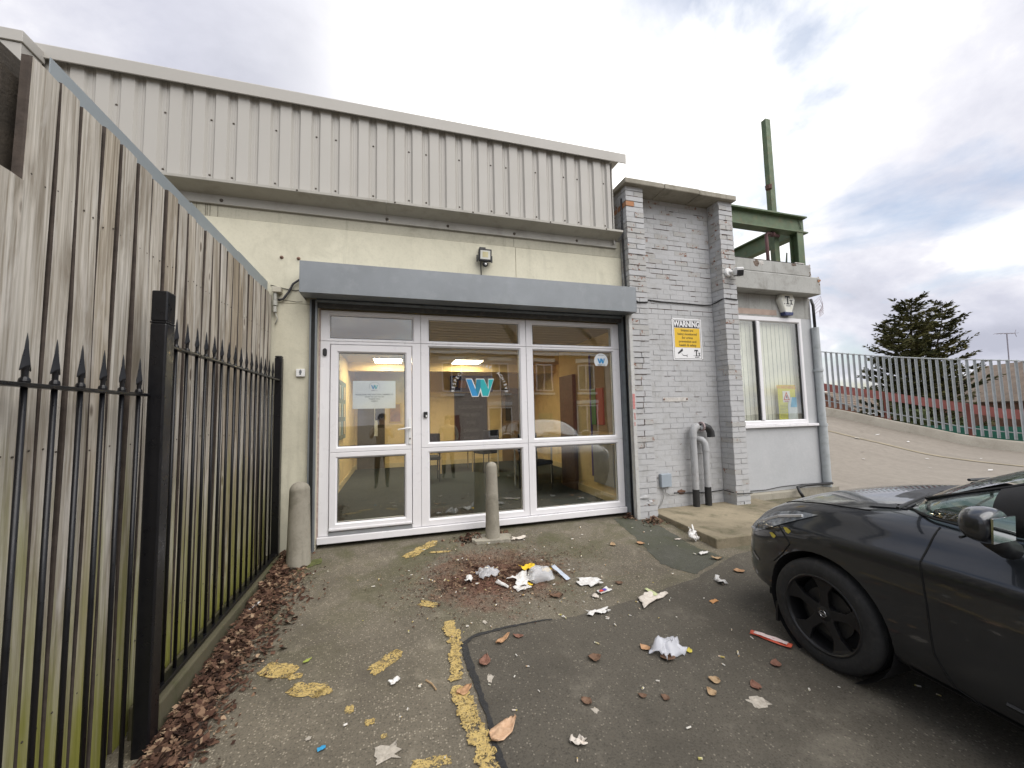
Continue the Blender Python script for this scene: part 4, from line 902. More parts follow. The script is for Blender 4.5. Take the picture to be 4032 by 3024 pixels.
# concrete step slab
sb = MB(); top = .045
P = [(3.235,3.47),(5.2,3.40),(5.2,4.749),(4.87,4.749),(4.87,4.525),(4.615,4.525),(4.615,4.752),(3.318,4.752),(3.318,4.47)]
n = len(P); sb.add([(x, y, gz(x, y)-.15) for x, y in P]+[(x, y, top-.006*(4.75-y)) for x, y in P], [tuple(range(n)), tuple(range(n, 2*n))]+[(i,(i+1)%n,n+(i+1)%n,n+i) for i in range(n)])
tag(sb.build('concrete_step', SLABM, None, bevel=.012), 'broad low concrete slab at the foot of the brick bay beside the car', 'concrete slab')

# ================================================================== TIMBER FENCE
tf = thing('timber_fence', 'tall weathered timber board fence along the left side, green with algae low down', 'fence', (-1.28, 3.0, -.1))
fo = wloc(tf); FX = -1.27
EDG = plain('gap_shade_board_edge', (.062,.048,.039), .95, var=.35, scale=14, bump=.3)  # unbleached edges, darkened further so the colour carries the shade between boards
bdm = MB()
nseg = 14
bdm.prism([(-.009,-.5),(.004,-.497),(.010,-.47),(.010,.46),(.006,.497),(-.009,.5)], 0, 1, 'z')
bme = bdm.mesh('board'); bme.materials.append(WOOD)
rs = random.Random(21)
NAIL = MB().lathe([(.0005,.002),(.0035,.0015),(.0042,-.001)], ax='x', n=7).mesh('nail'); NAIL.materials.append(SCREW)
edges = [1.27,1.39,1.51,1.63,1.75,1.89,2.0,2.13,2.25,2.38,2.51,2.64,2.77,2.89,3.0,3.13,3.25,3.38,3.5,3.62,3.75,3.87,3.98,4.09,4.21,4.33,4.45,4.57,4.67]
for i in range(len(edges)-1):
    a, b = edges[i], edges[i+1]; g = rs.uniform(.009, .018)
    top = 2.25 if a < 1.74 else 2.735-.010*(a-1.9)+rs.uniform(-.012, .012)
    z0 = gz(0, a)-.05; 
    w = (b-a)-g
    # world-scaled mesh so the grain keeps its size
    q = MB(); yc = (a+b)/2+g/2; dx = rs.uniform(-.004, .004) + (.02 if a < 1.74 else 0); tw = rs.uniform(-.006, .006)
    rows = 8; vs = []; fs = []
    prof_ = [(-.020,-w/2),(.003,-w/2),(.009,-w/2+.004),(.011,0),(.009,w/2-.004),(.003,w/2),(-.020,w/2)]
    for r_ in range(rows+1):
        z = z0+(top-z0)*r_/rows; jx = .003*math.sin(i*1.7+r_*.9); jy = .0025*math.sin(i*2.3+r_*1.3)
        for px, py in prof_: vs.append((px+jx, py+jy, z-(z0+top)/2 + (.004*py/w*rs.uniform(-1,1) if r_ == rows else 0)))
    np_ = len(prof_)
    for r_ in range(rows):
        for k in range(np_-1): fs.append((r_*np_+k, r_*np_+k+1, (r_+1)*np_+k+1, (r_+1)*np_+k))
        fs.append((r_*np_+np_-1, r_*np_, (r_+1)*np_, (r_+1)*np_+np_-1))
    fs.append(tuple(range(rows*np_, (rows+1)*np_))); q.add(vs, fs)
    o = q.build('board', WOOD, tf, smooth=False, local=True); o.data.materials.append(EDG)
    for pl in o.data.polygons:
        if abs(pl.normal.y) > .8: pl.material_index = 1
    o.location = Vector((FX+dx, yc, (z0+top)/2))-fo; o.rotation_euler = (0, 0, tw)
    for zn in (.29, 1.29, 2.29):
        if zn < top-.05:
            for yn in (-.032, .030): link(NAIL, 'nail', o, (.0105, yn+rs.uniform(-.008, .008), zn+rs.uniform(-.015, .015)-(z0+top)/2))
for z in (.25, 1.25, 2.25): MB().box(FX-.13, FX-.062, 1.0, 4.68, z, z+.09).build('rail', WOOD, tf)
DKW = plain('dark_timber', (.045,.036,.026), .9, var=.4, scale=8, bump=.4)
MB().box(FX-.060, FX-.050, 1.74, 4.68, -.4, 2.66).build('backing_board', DKW, tf)
MB().box(FX-.060, FX-.050, 1.0, 1.735, -.4, 2.2).build('backing_board', DKW, tf)
MB().box(-1.62,-1.38,1.55,1.95,-.4,2.80).build('gate_post', DKW, tf, bevel=.01)
MB().box(-1.58,-1.40,1.40,1.545,-.4,2.50).build('side_sheet', plain('blue_grey_sheet', (.17,.22,.24), .5), tf)
STRIP = plain('blue_grey_flashing', (.27,.305,.325), .45, .15, var=.06, scale=2)
for y0, y1, dz, dx in ((1.90,3.02,0,0),(3.03,3.86,.014,.004),(3.87,4.69,.026,.008)): MB().prism([(FX-.034-dx,2.50),(FX-.030-dx,2.50),(FX-.030-dx,2.838+dz),(FX-.034-dx,2.838+dz)], y0, y1, 'y').build('metal_strip', STRIP, tf)
# ================================================================== IRON RAILINGS
def finial2():
    q = MB(); q.lathe([(.0105,-.085),(.0105,-.062),(.018,-.058),(.020,-.048),(.018,-.040),(.0115,-.034),(.012,-.015),(.015,.0)], n=10)
    sec = [(0.0,.031),(.006,.034),(.018,.029),(.035,.021),(.06,.0125),(.085,.007),(.112,.0008)]
    vs = []; fs = []
    for h, w in sec:
        d = w*.42+.003 if h < .1 else .0008
        ring_ = [(0,-w),(d*.55,-w*.45),(d,0),(d*.55,w*.45),(0,w),(-d*.55,w*.45),(-d,0),(-d*.55,-w*.45)]
        vs += [(x, y, h - (.018*(abs(y)/.034)**1.5 if h < .02 else 0)) for x, y in ring_]
    for i in range(len(sec)-1):
        for k in range(8): fs.append((i*8+k, i*8+(k+1)%8, (i+1)*8+(k+1)%8, (i+1)*8+k))
    fs.append(tuple(range(7,-1,-1))); q.add(vs, fs); return q
FIN = finial2().mesh('spear_finial', smooth=False); FIN.materials.append(BLACK)
def railing(label, ysl, zr, zb, ztop, y0, y1, bot):
    t = thing('iron_railing', label, 'railing', (-1.16, (y0+y1)/2, zb), group='black spear topped railings'); o_ = wloc(t)
    MB().box(-1.180,-1.140,y0,y1,zr-.007,zr+.007).build('top_rail', BLACK, t, bevel=.003)
    if bot is not None: MB().box(-1.185,-1.135,y0,y1,bot-.012,bot+.012).build('bottom_rail', BLACK, t, bevel=.003)
    L = (zr-.009)-zb
    bar = MB().tube([(0,0,0),(0,0,L)], .0088, 10).mesh('bar', smooth=True); bar.materials.append(BLACK)
    for y in ysl:
        b = link(bar, 'bar', t, Vector((-1.16, y, zb))-o_)
        link(FIN, 'spear_finial', b, (0, 0, ztop-zb-.112), scl=(.75, .68, 1))
    return t
railing('black spear topped railing panel nearest the camera with its rail set lower', [1.20+.12*k for k in range(10)], 1.527, -.35, 1.70, 1.05, 2.334, None)
railing('black spear topped railing panel running from the big post to the building', [2.59+.12*k for k in range(16)], 1.795, .045, 1.965, 2.416, 4.574, .040)
p = thing('railing_post', 'thick square black steel post with welded cap between the two railing panels', 'post', (-1.14, 2.40, -.2))
MB().box(-1.157,-1.087,2.335,2.415,-.3,1.885).build('shaft', BLACK, p, bevel=.008); MB().box(-1.1565,-1.0875,2.3355,2.4145,1.893,2.05).build('cap', BLACK, p, bevel=.008, seg=3); MB().box(-1.1585,-1.0855,2.3335,2.4165,1.884,1.8935).build('weld_bead', BLACK, p, bevel=.006)
p = thing('railing_post', 'square black steel post at the wall end of the railing', 'post', (-1.16, 4.62, 0))
MB().box(-1.195,-1.128,4.575,4.645,-.05,2.03).build('shaft', BLACK, p, bevel=.006); MB().box(-1.193,-1.130,4.577,4.643,2.031,2.05).build('cap', BLACK, p, bevel=.006)
kb = MB(); kb.prism([(2.46,-.35),(4.69,-.1),(4.69,.02),(2.46,.022)], -1.235, -1.105, 'x')
tag(kb.build('fence_kerb', mk_render('mossy_kerb', (.075,.068,.042), (.125,.112,.072), (.05,.062,.014), .9, False), None, bevel=.01), 'low mossy concrete kerb under the farther railing panel', 'kerb')

# ================================================================== BOLLARDS
def bollard(label, x, y, r0, r1, h, z0):
    t = thing('concrete_bollard', label, 'bollard', (x, y, z0), group='concrete bollards by the shop front')
    prof_ = [(r0*1.0,-.05),(r0,.0)]
    for k in range(1, 9): prof_.append((r0+(r1-r0)*k/8, (h-r1)*k/8))
    for k in range(1, 9): a = R(90)*k/8; prof_.append((max(.0005, r1*math.cos(a)), h-r1+r1*math.sin(a)*.9))
    MB().lathe(prof_, n=28).build('shaft', CONC, t, True, local=True, auto=60); return t
bollard('round topped concrete bollard at the fence end left of the shutter', -.895, 4.36, .108, .090, .80, gz(0, 4.36))
b2 = bollard('slimmer concrete bollard standing on a pad in front of the middle window', 1.055, 4.43, .082, .060, .84, .02)
tag(flat('bollard_pad', blob(1.045, 4.42, .225, .105, R(-8), 26, .10, 3), CONC, .030), 'broken concrete pad around the foot of the slimmer bollard', 'concrete pad')
pd = bpy.data.objects['bollard_pad']; sm = pd.modifiers.new('solid', 'SOLIDIFY'); sm.thickness = .035; sm.offset = -1
MOSS = plain('moss_patch', (.095,.105,.032), .95, var=.35, scale=25, bump=.6, bscale=90)
flat('moss_patch', blob(-.80, 4.33, .13, .075, R(30), 26, .22, 11), MOSS, .005, ground)

# ================================================================== RAMP, KERB WALL, PALISADE
def lerp(a, b, t): return tuple(a[i]+(b[i]-a[i])*t for i in range(len(a)))
def spl(P, t):
    n = len(P)-1; x = min(n-1e-6, max(0, t*n)); i = int(x); f = x-i
    p0, p1, p2, p3 = P[max(i-1, 0)], P[i], P[i+1], P[min(i+2, n)]
    return tuple(.5*((2*b)+(-a+c)*f+(2*a-5*b+4*c-d)*f*f+(-a+3*b-3*c+d)*f**3) for a, b, c, d in zip(p0, p1, p2, p3))
OUT = [(19.5,-1.5,-.32),(17.4,2.2,-.12),(15.03,5.91,.14),(14.05,7.45,.55),(13.0,9.28,1.14),(11.0,12.6,2.0),(9,16,2.8)]
INN = [(7.3,-1.5,-.34),(7.1,2.4,-.125),(6.98,4.9,.03),(6.95,6.4,.32),(6.9,8.5,.85),(6.8,11.5,1.8),(6.7,15,2.7)]
NV, NU = 48, 14
m = MB(); vs = []
for j in range(NV+1):
    a, b = spl(INN, j/NV), spl(OUT, j/NV)
    for i in range(NU+1): vs.append(lerp(a, b, i/NU))
m.add(vs, [(j*(NU+1)+i, j*(NU+1)+i+1, (j+1)*(NU+1)+i+1, (j+1)*(NU+1)+i) for j in range(NV) for i in range(NU)])
me = bpy.data.meshes.new('ramp'); me.from_pydata([tuple(v) for v in m.v], [], m.f); me.materials.append(RAMP)
uv = me.uv_layers.new(name='UVMap')
for lp in me.loops: uv.data[lp.index].uv = ((lp.vertex_index % (NU+1))/NU, (lp.vertex_index//(NU+1))/NV)
me.polygons.foreach_set('use_smooth', [True]*len(me.polygons))
ramp = bpy.data.objects.new('ramp', me); COL.objects.link(ramp); struct(ramp, 'brown worn roadway ramp climbing behind the extension')
def strip(u0, u1, v0, v1, dz, n=40):
    q = MB(); vs = []
    for j in range(n+1):
        v = v0+(v1-v0)*j/n; a, b = spl(INN, v), spl(OUT, v)
        for u in (u0, u1): p_ = lerp(a, b, u); vs.append((p_[0], p_[1], p_[2]+dz))
    q.add(vs, [(2*j, 2*j+1, 2*j+3, 2*j+2) for j in range(n)]); return q
strip(.66,.675,.15,.95,.012).build('road_line', plain('worn_line', (.29,.245,.165), .9, var=.3, scale=3, dirt=(.22,.18,.13)), ramp)
# kerb wall
kw = MB(); vs = []; n = 60; sec = [(0,-.5),(0,.23),(.04,.27),(.26,.27),(.30,.23),(.30,-.6)]
for j in range(n+1):
    v = .08+.86*j/n; a = Vector(spl(OUT, v)); b = Vector(spl(OUT, min(1, v+.01))); d = (b-a); d.z = 0; d.normalize(); nrm = Vector((d.y, -d.x, 0))
    for u, z in sec: vs.append(a+nrm*u+Vector((0, 0, z)))
ns = len(sec)
kw.add(vs, [(j*ns+k, j*ns+k+1, (j+1)*ns+k+1, (j+1)*ns+k) for j in range(n) for k in range(ns-1)])
tag(kw.build('kerb_wall', mk_render('ramp_concrete', (.30,.27,.22), (.42,.39,.33), (.2,.18,.14), .6, False), None, True, auto=50), 'low curved concrete kerb wall along the outer edge of the ramp', 'wall')
def along(y):   # point on the wall centre for palisade, by world y
    lo, hi = 0.0, 1.0
    for _ in range(40):
        mid = (lo+hi)/2
        if spl(OUT, mid)[1] < y: lo = mid
        else: hi = mid
    return lo
pf = thing('palisade_fence', 'galvanised vertical bar fence standing on the ramp kerb wall', 'fence', (14, 7.6, .5))
po = wloc(pf)
A_, B_ = Vector((13.05,9.3,0)), Vector((15.15,5.95,0)); dirv = (B_-A_)/29
prevt = None; tops = []
for k in range(-5, 39):
    c = A_+dirv*k; t = along(c.y); w = Vector(spl(OUT, t)); w2 = Vector(spl(OUT, t+.005)); d = (w2-w); d.z = 0; d.normalize(); nrm = Vector((d.y, -d.x, 0))
    base = w+nrm*.15; zt = 1.47+1.72 - .60*sstep(0, 29, k) - .18*(k/29 if k > 0 else 0) if False else None
    f = min(1.15, max(-.1, k/29)); ztop = 3.22+(2.50-3.22)*f + .10*math.sin(math.pi*min(1, max(0, f)))*-.6
    z0 = base.z+.30
    ang = math.atan2(d.y, d.x)
    q = MB(); h2 = .030; 
    q.prism([(-.031,.010),(-.020,-.006),(-.008,-.014),(.008,-.014),(.020,-.006),(.031,.010),(.028,.012),(.007,-.010),(-.007,-.010),(-.028,.012)], z0, ztop, 'z')
    o = q.build('pale', PALGR, pf, local=True); o.location = Vector((base.x, base.y, 0))-po; o.rotation_euler = (0, 0, ang)
    tops.append((base.x, base.y, ztop, z0))
MB().tube([(x, y, z-.02) for x, y, z, _ in tops], .018, 6).build('top_rail', PALGR, pf)
MB().tube([(x+.03, y+.03, z+.18) for x, y, _, z in tops], .016, 6).build('bottom_rail', PALGR, pf)
cbm = thing('crash_barrier', 'faded red steel crash barrier rail behind the vertical bar fence', 'barrier', (14.2, 7.6, .6))
cpts = []
for k in range(-4, 40, 2):
    x, y, zt, z0 = tops[min(len(tops)-1, max(0, k+5))]; f = min(1.2, max(-.1, k/29))
    zc = 2.06+(1.10-2.06)*f if f < .75 else 2.06+(1.10-2.06)*.75 + (1.08-(2.06-.96*.75))*min(1, (f-.75)/.25)
    cpts.append((x+.16, y+.12, zc))
for i in range(len(cpts)-1):
    a, b = Vector(cpts[i]), Vector(cpts[i+1]); d = (b-a); dn = Vector((d.x, d.y, 0)).normalized(); nr = Vector((dn.y, -dn.x, 0))
    q = MB(); pr = [(0,-.125),(-.03,-.09),(-.03,-.03),(.01,-.01),(.01,.01),(-.03,.03),(-.03,.09),(0,.125),(.012,.125),(.012,-.125)]
    q.add([a+nr*u+Vector((0,0,w)) for u, w in pr]+[b+nr*u+Vector((0,0,w)) for u, w in pr], [(k, (k+1)%10, 10+(k+1)%10, 10+k) for k in range(10)])
    q.build('beam_section', REDST, cbm)
for i in (2, 3+5, 14, 19):
    x, y, zc = cpts[min(i, len(cpts)-1)]; MB().box(x-.05,x+.05,y-.04,y+.04,zc-1.1,zc+.12).build('barrier_post', plain('rusty_red_post', (.25,.08,.06), .8), cbm)
gb = MB(); gp_ = [(14.25,8.3),(14.9,7.2),(15.6,6.05),(16.4,4.8)]
gb.add([(x+.35, y+.2, .0) for x, y in gp_]+[(x+.35, y+.2, z) for (x, y), z in zip(gp_, (.72,.78,.74,.70))], [(i, i+1, 5+i, 4+i) for i in range(3)])
o = gb.build('green_hoarding', plain('green_net', (.03,.16,.11), .8, var=.2, scale=3)); sm = o.modifiers.new('s', 'SOLIDIFY'); sm.thickness = .03
tag(o, 'dark green hoarding seen low behind the vertical bar fence', 'hoarding')

# ================================================================== BACKGROUND HOUSES, AERIAL
TILE = plain('brown_roof_tile', (.19,.145,.11), .9, var=.25, scale=2, dirt=(.13,.105,.085), bump=.4, bscale=8)
TILE2 = plain('grey_brown_tile', (.21,.165,.13), .9, var=.2, scale=2, dirt=(.15,.12,.10), bump=.4, bscale=8)
HB = plain('red_house_brick', (.27,.115,.07), .9, var=.25, scale=5, dirt=(.2,.10,.07)); HB2 = plain('brown_house_brick', (.20,.10,.065), .9, var=.25, scale=5)
WGL = plain('dark_pane', (.03,.035,.045), .08)
def house(label, name, cx, cy, rz, w, d, zb, eave, ridge, wall, roof, wins=(), over=.35, chim=None):
    t = thing(name, label, 'house', (cx, cy, zb), rz)
    h = eave-zb; r_ = ridge-zb
    MB().box(-w/2, w/2, -d/2, d/2, 0, h).build('wall', wall, t, local=True)
    for s in (-1, 1): MB().prism([(-d/2, h), (d/2, h), (0, r_-.1)], s*w/2-(.1 if s > 0 else 0), s*w/2+(.1 if s < 0 else 0), 'x').build('gable', wall, t, local=True)
    rf = MB().add([(-w/2-over, -d/2-over, h-.12), (w/2+over, -d/2-over, h-.12), (w/2+over, 0, r_), (-w/2-over, 0, r_), (-w/2-over, d/2+over, h-.12), (w/2+over, d/2+over, h-.12)], [(0,1,2,3),(3,2,5,4)])
    ro = rf.build('roof', roof, t, local=True); so_ = ro.modifiers.new('s', 'SOLIDIFY'); so_.thickness = .15
    nr = 12
    for k in range(1, nr):
        f = k/nr; MB().box(-w/2-over, w/2+over, -d/2-over+(d/2+over)*f-.03, -d/2-over+(d/2+over)*f+.01, h-.12+(r_-h+.12)*f-.0, h-.12+(r_-h+.12)*f+.035).build('tile_course', roof, ro, local=True)
    MB().box(-w/2-over, w/2+over, -d/2-over-.06, -d/2-over, h-.24, h-.08).build('gutter', WHITE, t, local=True)
    for x, z, ww, hh in wins:
        f = MB().ring((x-ww/2, x+ww/2, z-zb-hh/2, z-zb+hh/2), (x-ww/2+.08, x+ww/2-.08, z-zb-hh/2+.08, z-zb+hh/2-.08), -d/2-.06, -d/2+.05).build('window', UPVC, t, local=True)
        MB().box(x-ww/2+.08, x+ww/2-.08, -d/2-.02, -d/2-.01, z-zb-hh/2+.08, z-zb+hh/2-.08).build('pane', WGL, f, local=True)
        MB().box(x-.035, x+.035, -d/2-.055, -d/2-.021, z-zb-hh/2+.08, z-zb+hh/2-.08).build('glazing_bar', UPVC, f, local=True)
    if chim: MB().box(chim-.35, chim+.35, -.3, .3, r_-.3, r_+.9).build('chimney', wall, ro, local=True)
    return t
YW = R(-16.6)
# house A: ridge left of the tree, eaves just above the kerb
pA = Vector((50.58, 26.79, 1.20)); house('long low house with brown tiled roof behind the left part of the bar fence', 'terrace_house', pA.x, pA.y, YW, 17.5, 7.5, -4.3, .86, 2.85, HB, TILE, [(-2.9,.45,.9,.9),(-.3,.45,1.0,.95),(1.0,.45,1.0,.95),(3.6,.4,.8,.8)])
pB = Vector((58.12, 24.56, 1.02)); house('house with grey-brown tiled roof right of the conifer', 'terrace_house', pB.x+1.2, pB.y+1.8, YW, 12.5, 8, -4.3, .50, 3.55, HB, TILE2, [(-3.3,.05,2.1,.9),(.2,.0,2.0,.8)])
pC = Vector((47.30, 17.32, 1.03)); house('red brick house gable at the far right edge beyond the fence', 'gable_house', pC.x, pC.y, R(60), 9, 7.5, -4.3, 1.6, 4.6, HB2, TILE, [], .3)
AD, AE = Vector((.958, -.286, 0)), Vector((.286, .958, 0))      # boom and element directions
am = thing('roof_aerial', 'thin television aerial mast above the houses at far right', 'aerial', tuple(Vector((56.96, 23.66, 3.53))))
aT = Vector((58.09, 22.96, 8.20)); aB = Vector((58.36, 23.25, 3.50))
PKW = plain('aerial_metal', (.30,.28,.32), .6, .3)
MB().tube([aB+Vector((0,0,-4)), aT], .05, 8).build('mast', PKW, am); MB().tube([aT-AD*1.15, aT+AD*.85], .03, 6).build('boom', PKW, am)
for k in range(6): MB().tube([aT+AD*(-1.0+.36*k)-AE*.3, aT+AD*(-1.0+.36*k)+AE*.3], .014, 5).build('element', PKW, am)
for s in (-1, 1): MB().tube([aT+AD*.8, aT+AD*.95+Vector((0,0,.35*s))], .02, 5).build('reflector', PKW, am)
# ================================================================== CONIFER
NEED = Mat('conifer_needles', .85, 0, .2); oi = NEED.noise(1.1, 4, .6, NEED.coord('World'))
NEED.col(NEED.mix(NEED.ramp(oi, [(.35, 0), (.65, 1)]), (.030,.036,.014), (.115,.105,.036))); NEED = NEED.m
BARK = plain('conifer_bark', (.06,.045,.035), .9, var=.3)
tb = Vector((37.93, 20.09, 1.25)); TB = Vector((tb.x, tb.y, -4.2))
tree = thing('conifer_tree', 'large spreading dark green conifer behind the bar fence', 'tree', TB)
rt = random.Random(77); trunk = MB(); brn = MB(); nd = MB()
tops_ = [(Vector((37.75, 19.52, 9.40)), .0, 1.0), (Vector((40.68, 19.18, 9.28)), .3, .85), (Vector((35.30, 19.85, 7.84)), .25, .75)]
def needles(p, d, L, w):
    side = d.cross(Vector((0, 0, 1)))
    side = side.normalized() if side.length > .01 else Vector((1, 0, 0))
    for s in (-1, 1):
        for _ in range(2):
            q = (d*.7+side*s*rt.uniform(.3, 1.0)+Vector((0, 0, rt.uniform(-.35, .35)))).normalized(); u = q.cross(Vector((rt.uniform(-1,1), rt.uniform(-1,1), rt.uniform(-1,1)))).normalized()*w
            b = len(nd.v); nd.v += [p-u*.4, p+q*L*.55+u, p+q*L, p+q*L*.5-u]; nd.f.append((b, b+1, b+2, b+3))
for tp, f0, sc_ in tops_:
    base = TB.copy() if f0 == 0 else TB+Vector((0, 0, 3.0)); 
    P = [base+(tp-base)*t+Vector((rt.uniform(-.12,.12), rt.uniform(-.12,.12), 0))*(0 if t in (0, 1) else 1)+(0 if f0 == 0 else 1)*(Vector((0,0,-1.2))*math.sin(math.pi*t)) for t in [k/8 for k in range(9)]]
    trunk.tube(P, [(.30*(1-k/8)+.02)*(1 if f0 == 0 else .6) for k in range(9)], 8)
    Ht = (tp-base).length; nb_ = int(92*sc_)
    for k in range(nb_):
        t = .22+.77*(k/nb_)**.85; seg = min(7, int(t*8)); c = P[seg].lerp(P[seg+1], t*8-seg)
        a = k*2.399+rt.uniform(-.4, .4); Lb = (4.6*(1-t)**.75+.35)*sc_*rt.uniform(.55, 1.12)
        dv = Vector((math.cos(a), math.sin(a), rt.uniform(.10, .55))); pts = []
        for i in range(8):
            s = i/7; pts.append(c+dv*Lb*s+Vector((0, 0, Lb*(.10*s*s-.14*s+ (.10*s**3)))))
        brn.tube(pts, [.05*(1-i/7)*min(1, Lb/2)+.008 for i in range(8)], 5, cap=False)
        nn = int(Lb*8)+4
        for i in range(nn):
            s = .12+.88*i/nn; x = s*7; j = min(6, int(x)); p_ = pts[j].lerp(pts[j+1], x-j); dd = (pts[j+1]-pts[j]).normalized()
            needles(p_+Vector((rt.uniform(-.1,.1), rt.uniform(-.1,.1), rt.uniform(-.06,.06))), dd, rt.uniform(.22, .50), rt.uniform(.03, .07))
            if rt.random() < .28:  # side shoots
                sd_ = (dd+dd.cross(Vector((0,0,1)))*rt.choice((-1,1))*rt.uniform(.5,1.1)+Vector((0,0,rt.uniform(-.1,.2)))).normalized()
                for g in range(3): needles(p_+sd_*(.22*(g+1))*min(1, Lb), sd_, rt.uniform(.2,.4), .05)
trunk.build('trunk', BARK, tree, True); cr = brn.build('branches', BARK, tree)
o = nd.build('crown', NEED, tree)
# low shrubs before the houses
SHR = Mat('shrub_leaf', .8, 0, .2); SHR.col(SHR.mix(SHR.noise(2, 3, .6, SHR.coord('World')), (.02,.035,.012), (.08,.09,.03))); SHR = SHR.m
for lab, c, px, s in (('round green shrub at the foot of the conifer', Vector((32.72, 17.54, 0.27)), 3590, 1.3), ('smaller green shrub between the far house windows', Vector((36.81, 17.41, -0.36)), 3760, 1.0)):
    t = thing('garden_shrub', lab, 'shrub', (c.x, c.y, c.z-1.4)); q = MB(); r3 = random.Random(px)
    for _ in range(700):
        v = Vector((r3.gauss(0,1), r3.gauss(0,1), r3.gauss(0,.7))); v = v.normalized()*s*r3.uniform(.55, 1.0); u = Vector((r3.uniform(-1,1),r3.uniform(-1,1),r3.uniform(-1,1)))*.12; w = u.cross(v).normalized()*.10
        q.add([c+v-u, c+v+w, c+v+u, c+v-w], [(0,1,2,3)])
    q.build('leaves', SHR, t); MB().tube([(c.x,c.y,c.z-1.4),(c.x,c.y,c.z)], [.08,.03], 6).build('stem', BARK, t)
# ================================================================== TERRACE ACROSS THE STREET (seen mirrored in the glass)
HBR = plain('terrace_brick', (.26,.10,.07), .9, var=.25, scale=4, dirt=(.18,.08,.06)); PNKR = plain('pale_pink_render', (.52,.44,.40), .9, var=.08)
for k, (cx, wall, lab) in enumerate(((-7.5, HBR, 'red brick terraced house across the street left of the gap'), (4.6, PNKR, 'pale rendered terraced house across the street'), (10.4, HBR, 'red brick terraced house across the street with white sash windows'), (16.2, PNKR, 'last pale terraced house across the street'))):
    t = house(lab, 'street_house', cx, -17.5, R(180), 5.7, 8, -.75, 5.2, 8.0, wall, TILE, [(-1.5,3.6,1.15,1.7),(1.4,3.6,1.15,1.7),(-1.5,.9,1.5,1.8)], .3, 2.0 if k % 2 else -2.0)
    dd = MB().box(.95,1.85,-4.08,-3.99,.0,2.1).build('door', plain('street_door_%d' % k, ((.05,.07,.2),(.2,.05,.05),(.04,.1,.06),(.1,.1,.1))[k], .4), t, local=True)
    for x, z in ((-1.5,3.6),(1.4,3.6),(-1.5,.9)): MB().box(x-.75,x+.75,-4.1,-3.99,z+.75+.98,z+.75+1.2).build('lintel', WHITE, t, local=True); MB().box(x-.7,x+.7,-4.12,-3.99,z+.75-1.1,z+.75-.97).build('window_sill', WHITE, t, local=True)
struct(flat('far_pavement', [(-20,-11.2),(25,-11.2),(25,-13.4),(-20,-13.4)], plain('paving', (.26,.25,.23), .9), .11), 'pavement across the street')

# ================================================================== CAR
CX, CYW = 3.355, 1.87
car = thing('parked_car', 'satin black hatchback parked nose towards the brick bay at the right edge', 'car', (CX, CYW, gz(CX, CYW)))
car.rotation_euler = (math.atan(.06), 0, 0)
ST = [(-3.45,.60,.35,.76,.96,.98),(-3.2,.80,.28,.86,1.05,1.07),(-2.6,.885,.22,.89,1.06,1.07),(-1.8,.89,.20,.865,1.03,1.04),(-1.0,.89,.20,.835,1.005,1.035),(-.6,.89,.20,.82,.995,1.065),(-.35,.89,.20,.808,.982,1.072),(0,.888,.22,.785,.940,1.025),(.25,.88,.22,.755,.890,.965),(.42,.855,.22,.715,.830,.90),(.55,.805,.22,.670,.765,.825),(.64,.73,.22,.62,.70,.745),(.71,.62,.23,.56,.62,.66),(.76,.46,.25,.49,.54,.57),(.79,.25,.30,.42,.46,.475)]
hull = MB(); vs = []; NP = 0
for s, w, zb, zs, zl, zt in ST:
    h = [(w-.12,zb),(w-.035,zb+.055),(w-.010,zb+(zs-zb)*.28),(w,zb+(zs-zb)*.52),(w-.004,zb+(zs-zb)*.78),(w-.014,zs),(w-.080,zs+(zl-zs)*.42),(w-.135,zl),(w*.60,zl+(zt-zl)*.62),(w*.30,zl+(zt-zl)*.93)]
    full = [(0,zb)]+[(-a,b) for a,b in h]+[(0,zt)]+[(a,b) for a,b in reversed(h)]
    NP = len(full); vs += [(x, s, z) for x, z in full]
fs = [(j*NP+k, j*NP+(k+1)%NP, (j+1)*NP+(k+1)%NP, (j+1)*NP+k) for j in range(len(ST)-1) for k in range(NP)]
fs += [tuple(range(NP)), tuple((len(ST)-1)*NP+k for k in range(NP))]
hull.add(vs, fs)
body = hull.build('body', CARP, car, True, local=True)
bm = bmesh.new(); bm.from_mesh(body.data); cl = bm.edges.layers.float.get('crease_edge') or bm.edges.layers.float.new('crease_edge')
for e in bm.edges:
    a, b = e.verts
    for (q, w_) in ((6, .65),):
        pass
bm.verts.ensure_lookup_table()
for e in bm.edges:
    zs_ = []
    for v in e.verts:
        st_ = min(ST, key=lambda t: abs(t[0]-v.co.y)); zs_.append(abs(v.co.z-st_[3]) < .004 and abs(abs(v.co.x)-(st_[1]-.014)) < .004)
    if all(zs_) and abs(e.verts[0].co.y-e.verts[1].co.y) > .01 and e.verts[0].co.y < .5: e[cl] = .95
bm.to_mesh(body.data); bm.free()
ss = body.modifiers.new('sub', 'SUBSURF'); ss.levels = 2; ss.render_levels = 2
cut = MB()
for y in (0, -2.62):
    for sx in (-1, 1): cut.lathe([(.0005,.56*sx),(.352,.56*sx),(.352,1.2*sx),(.0005,1.2*sx)], (0, y, .315), 'x', 40)
cutter = cut.build('cutter', None, None); 
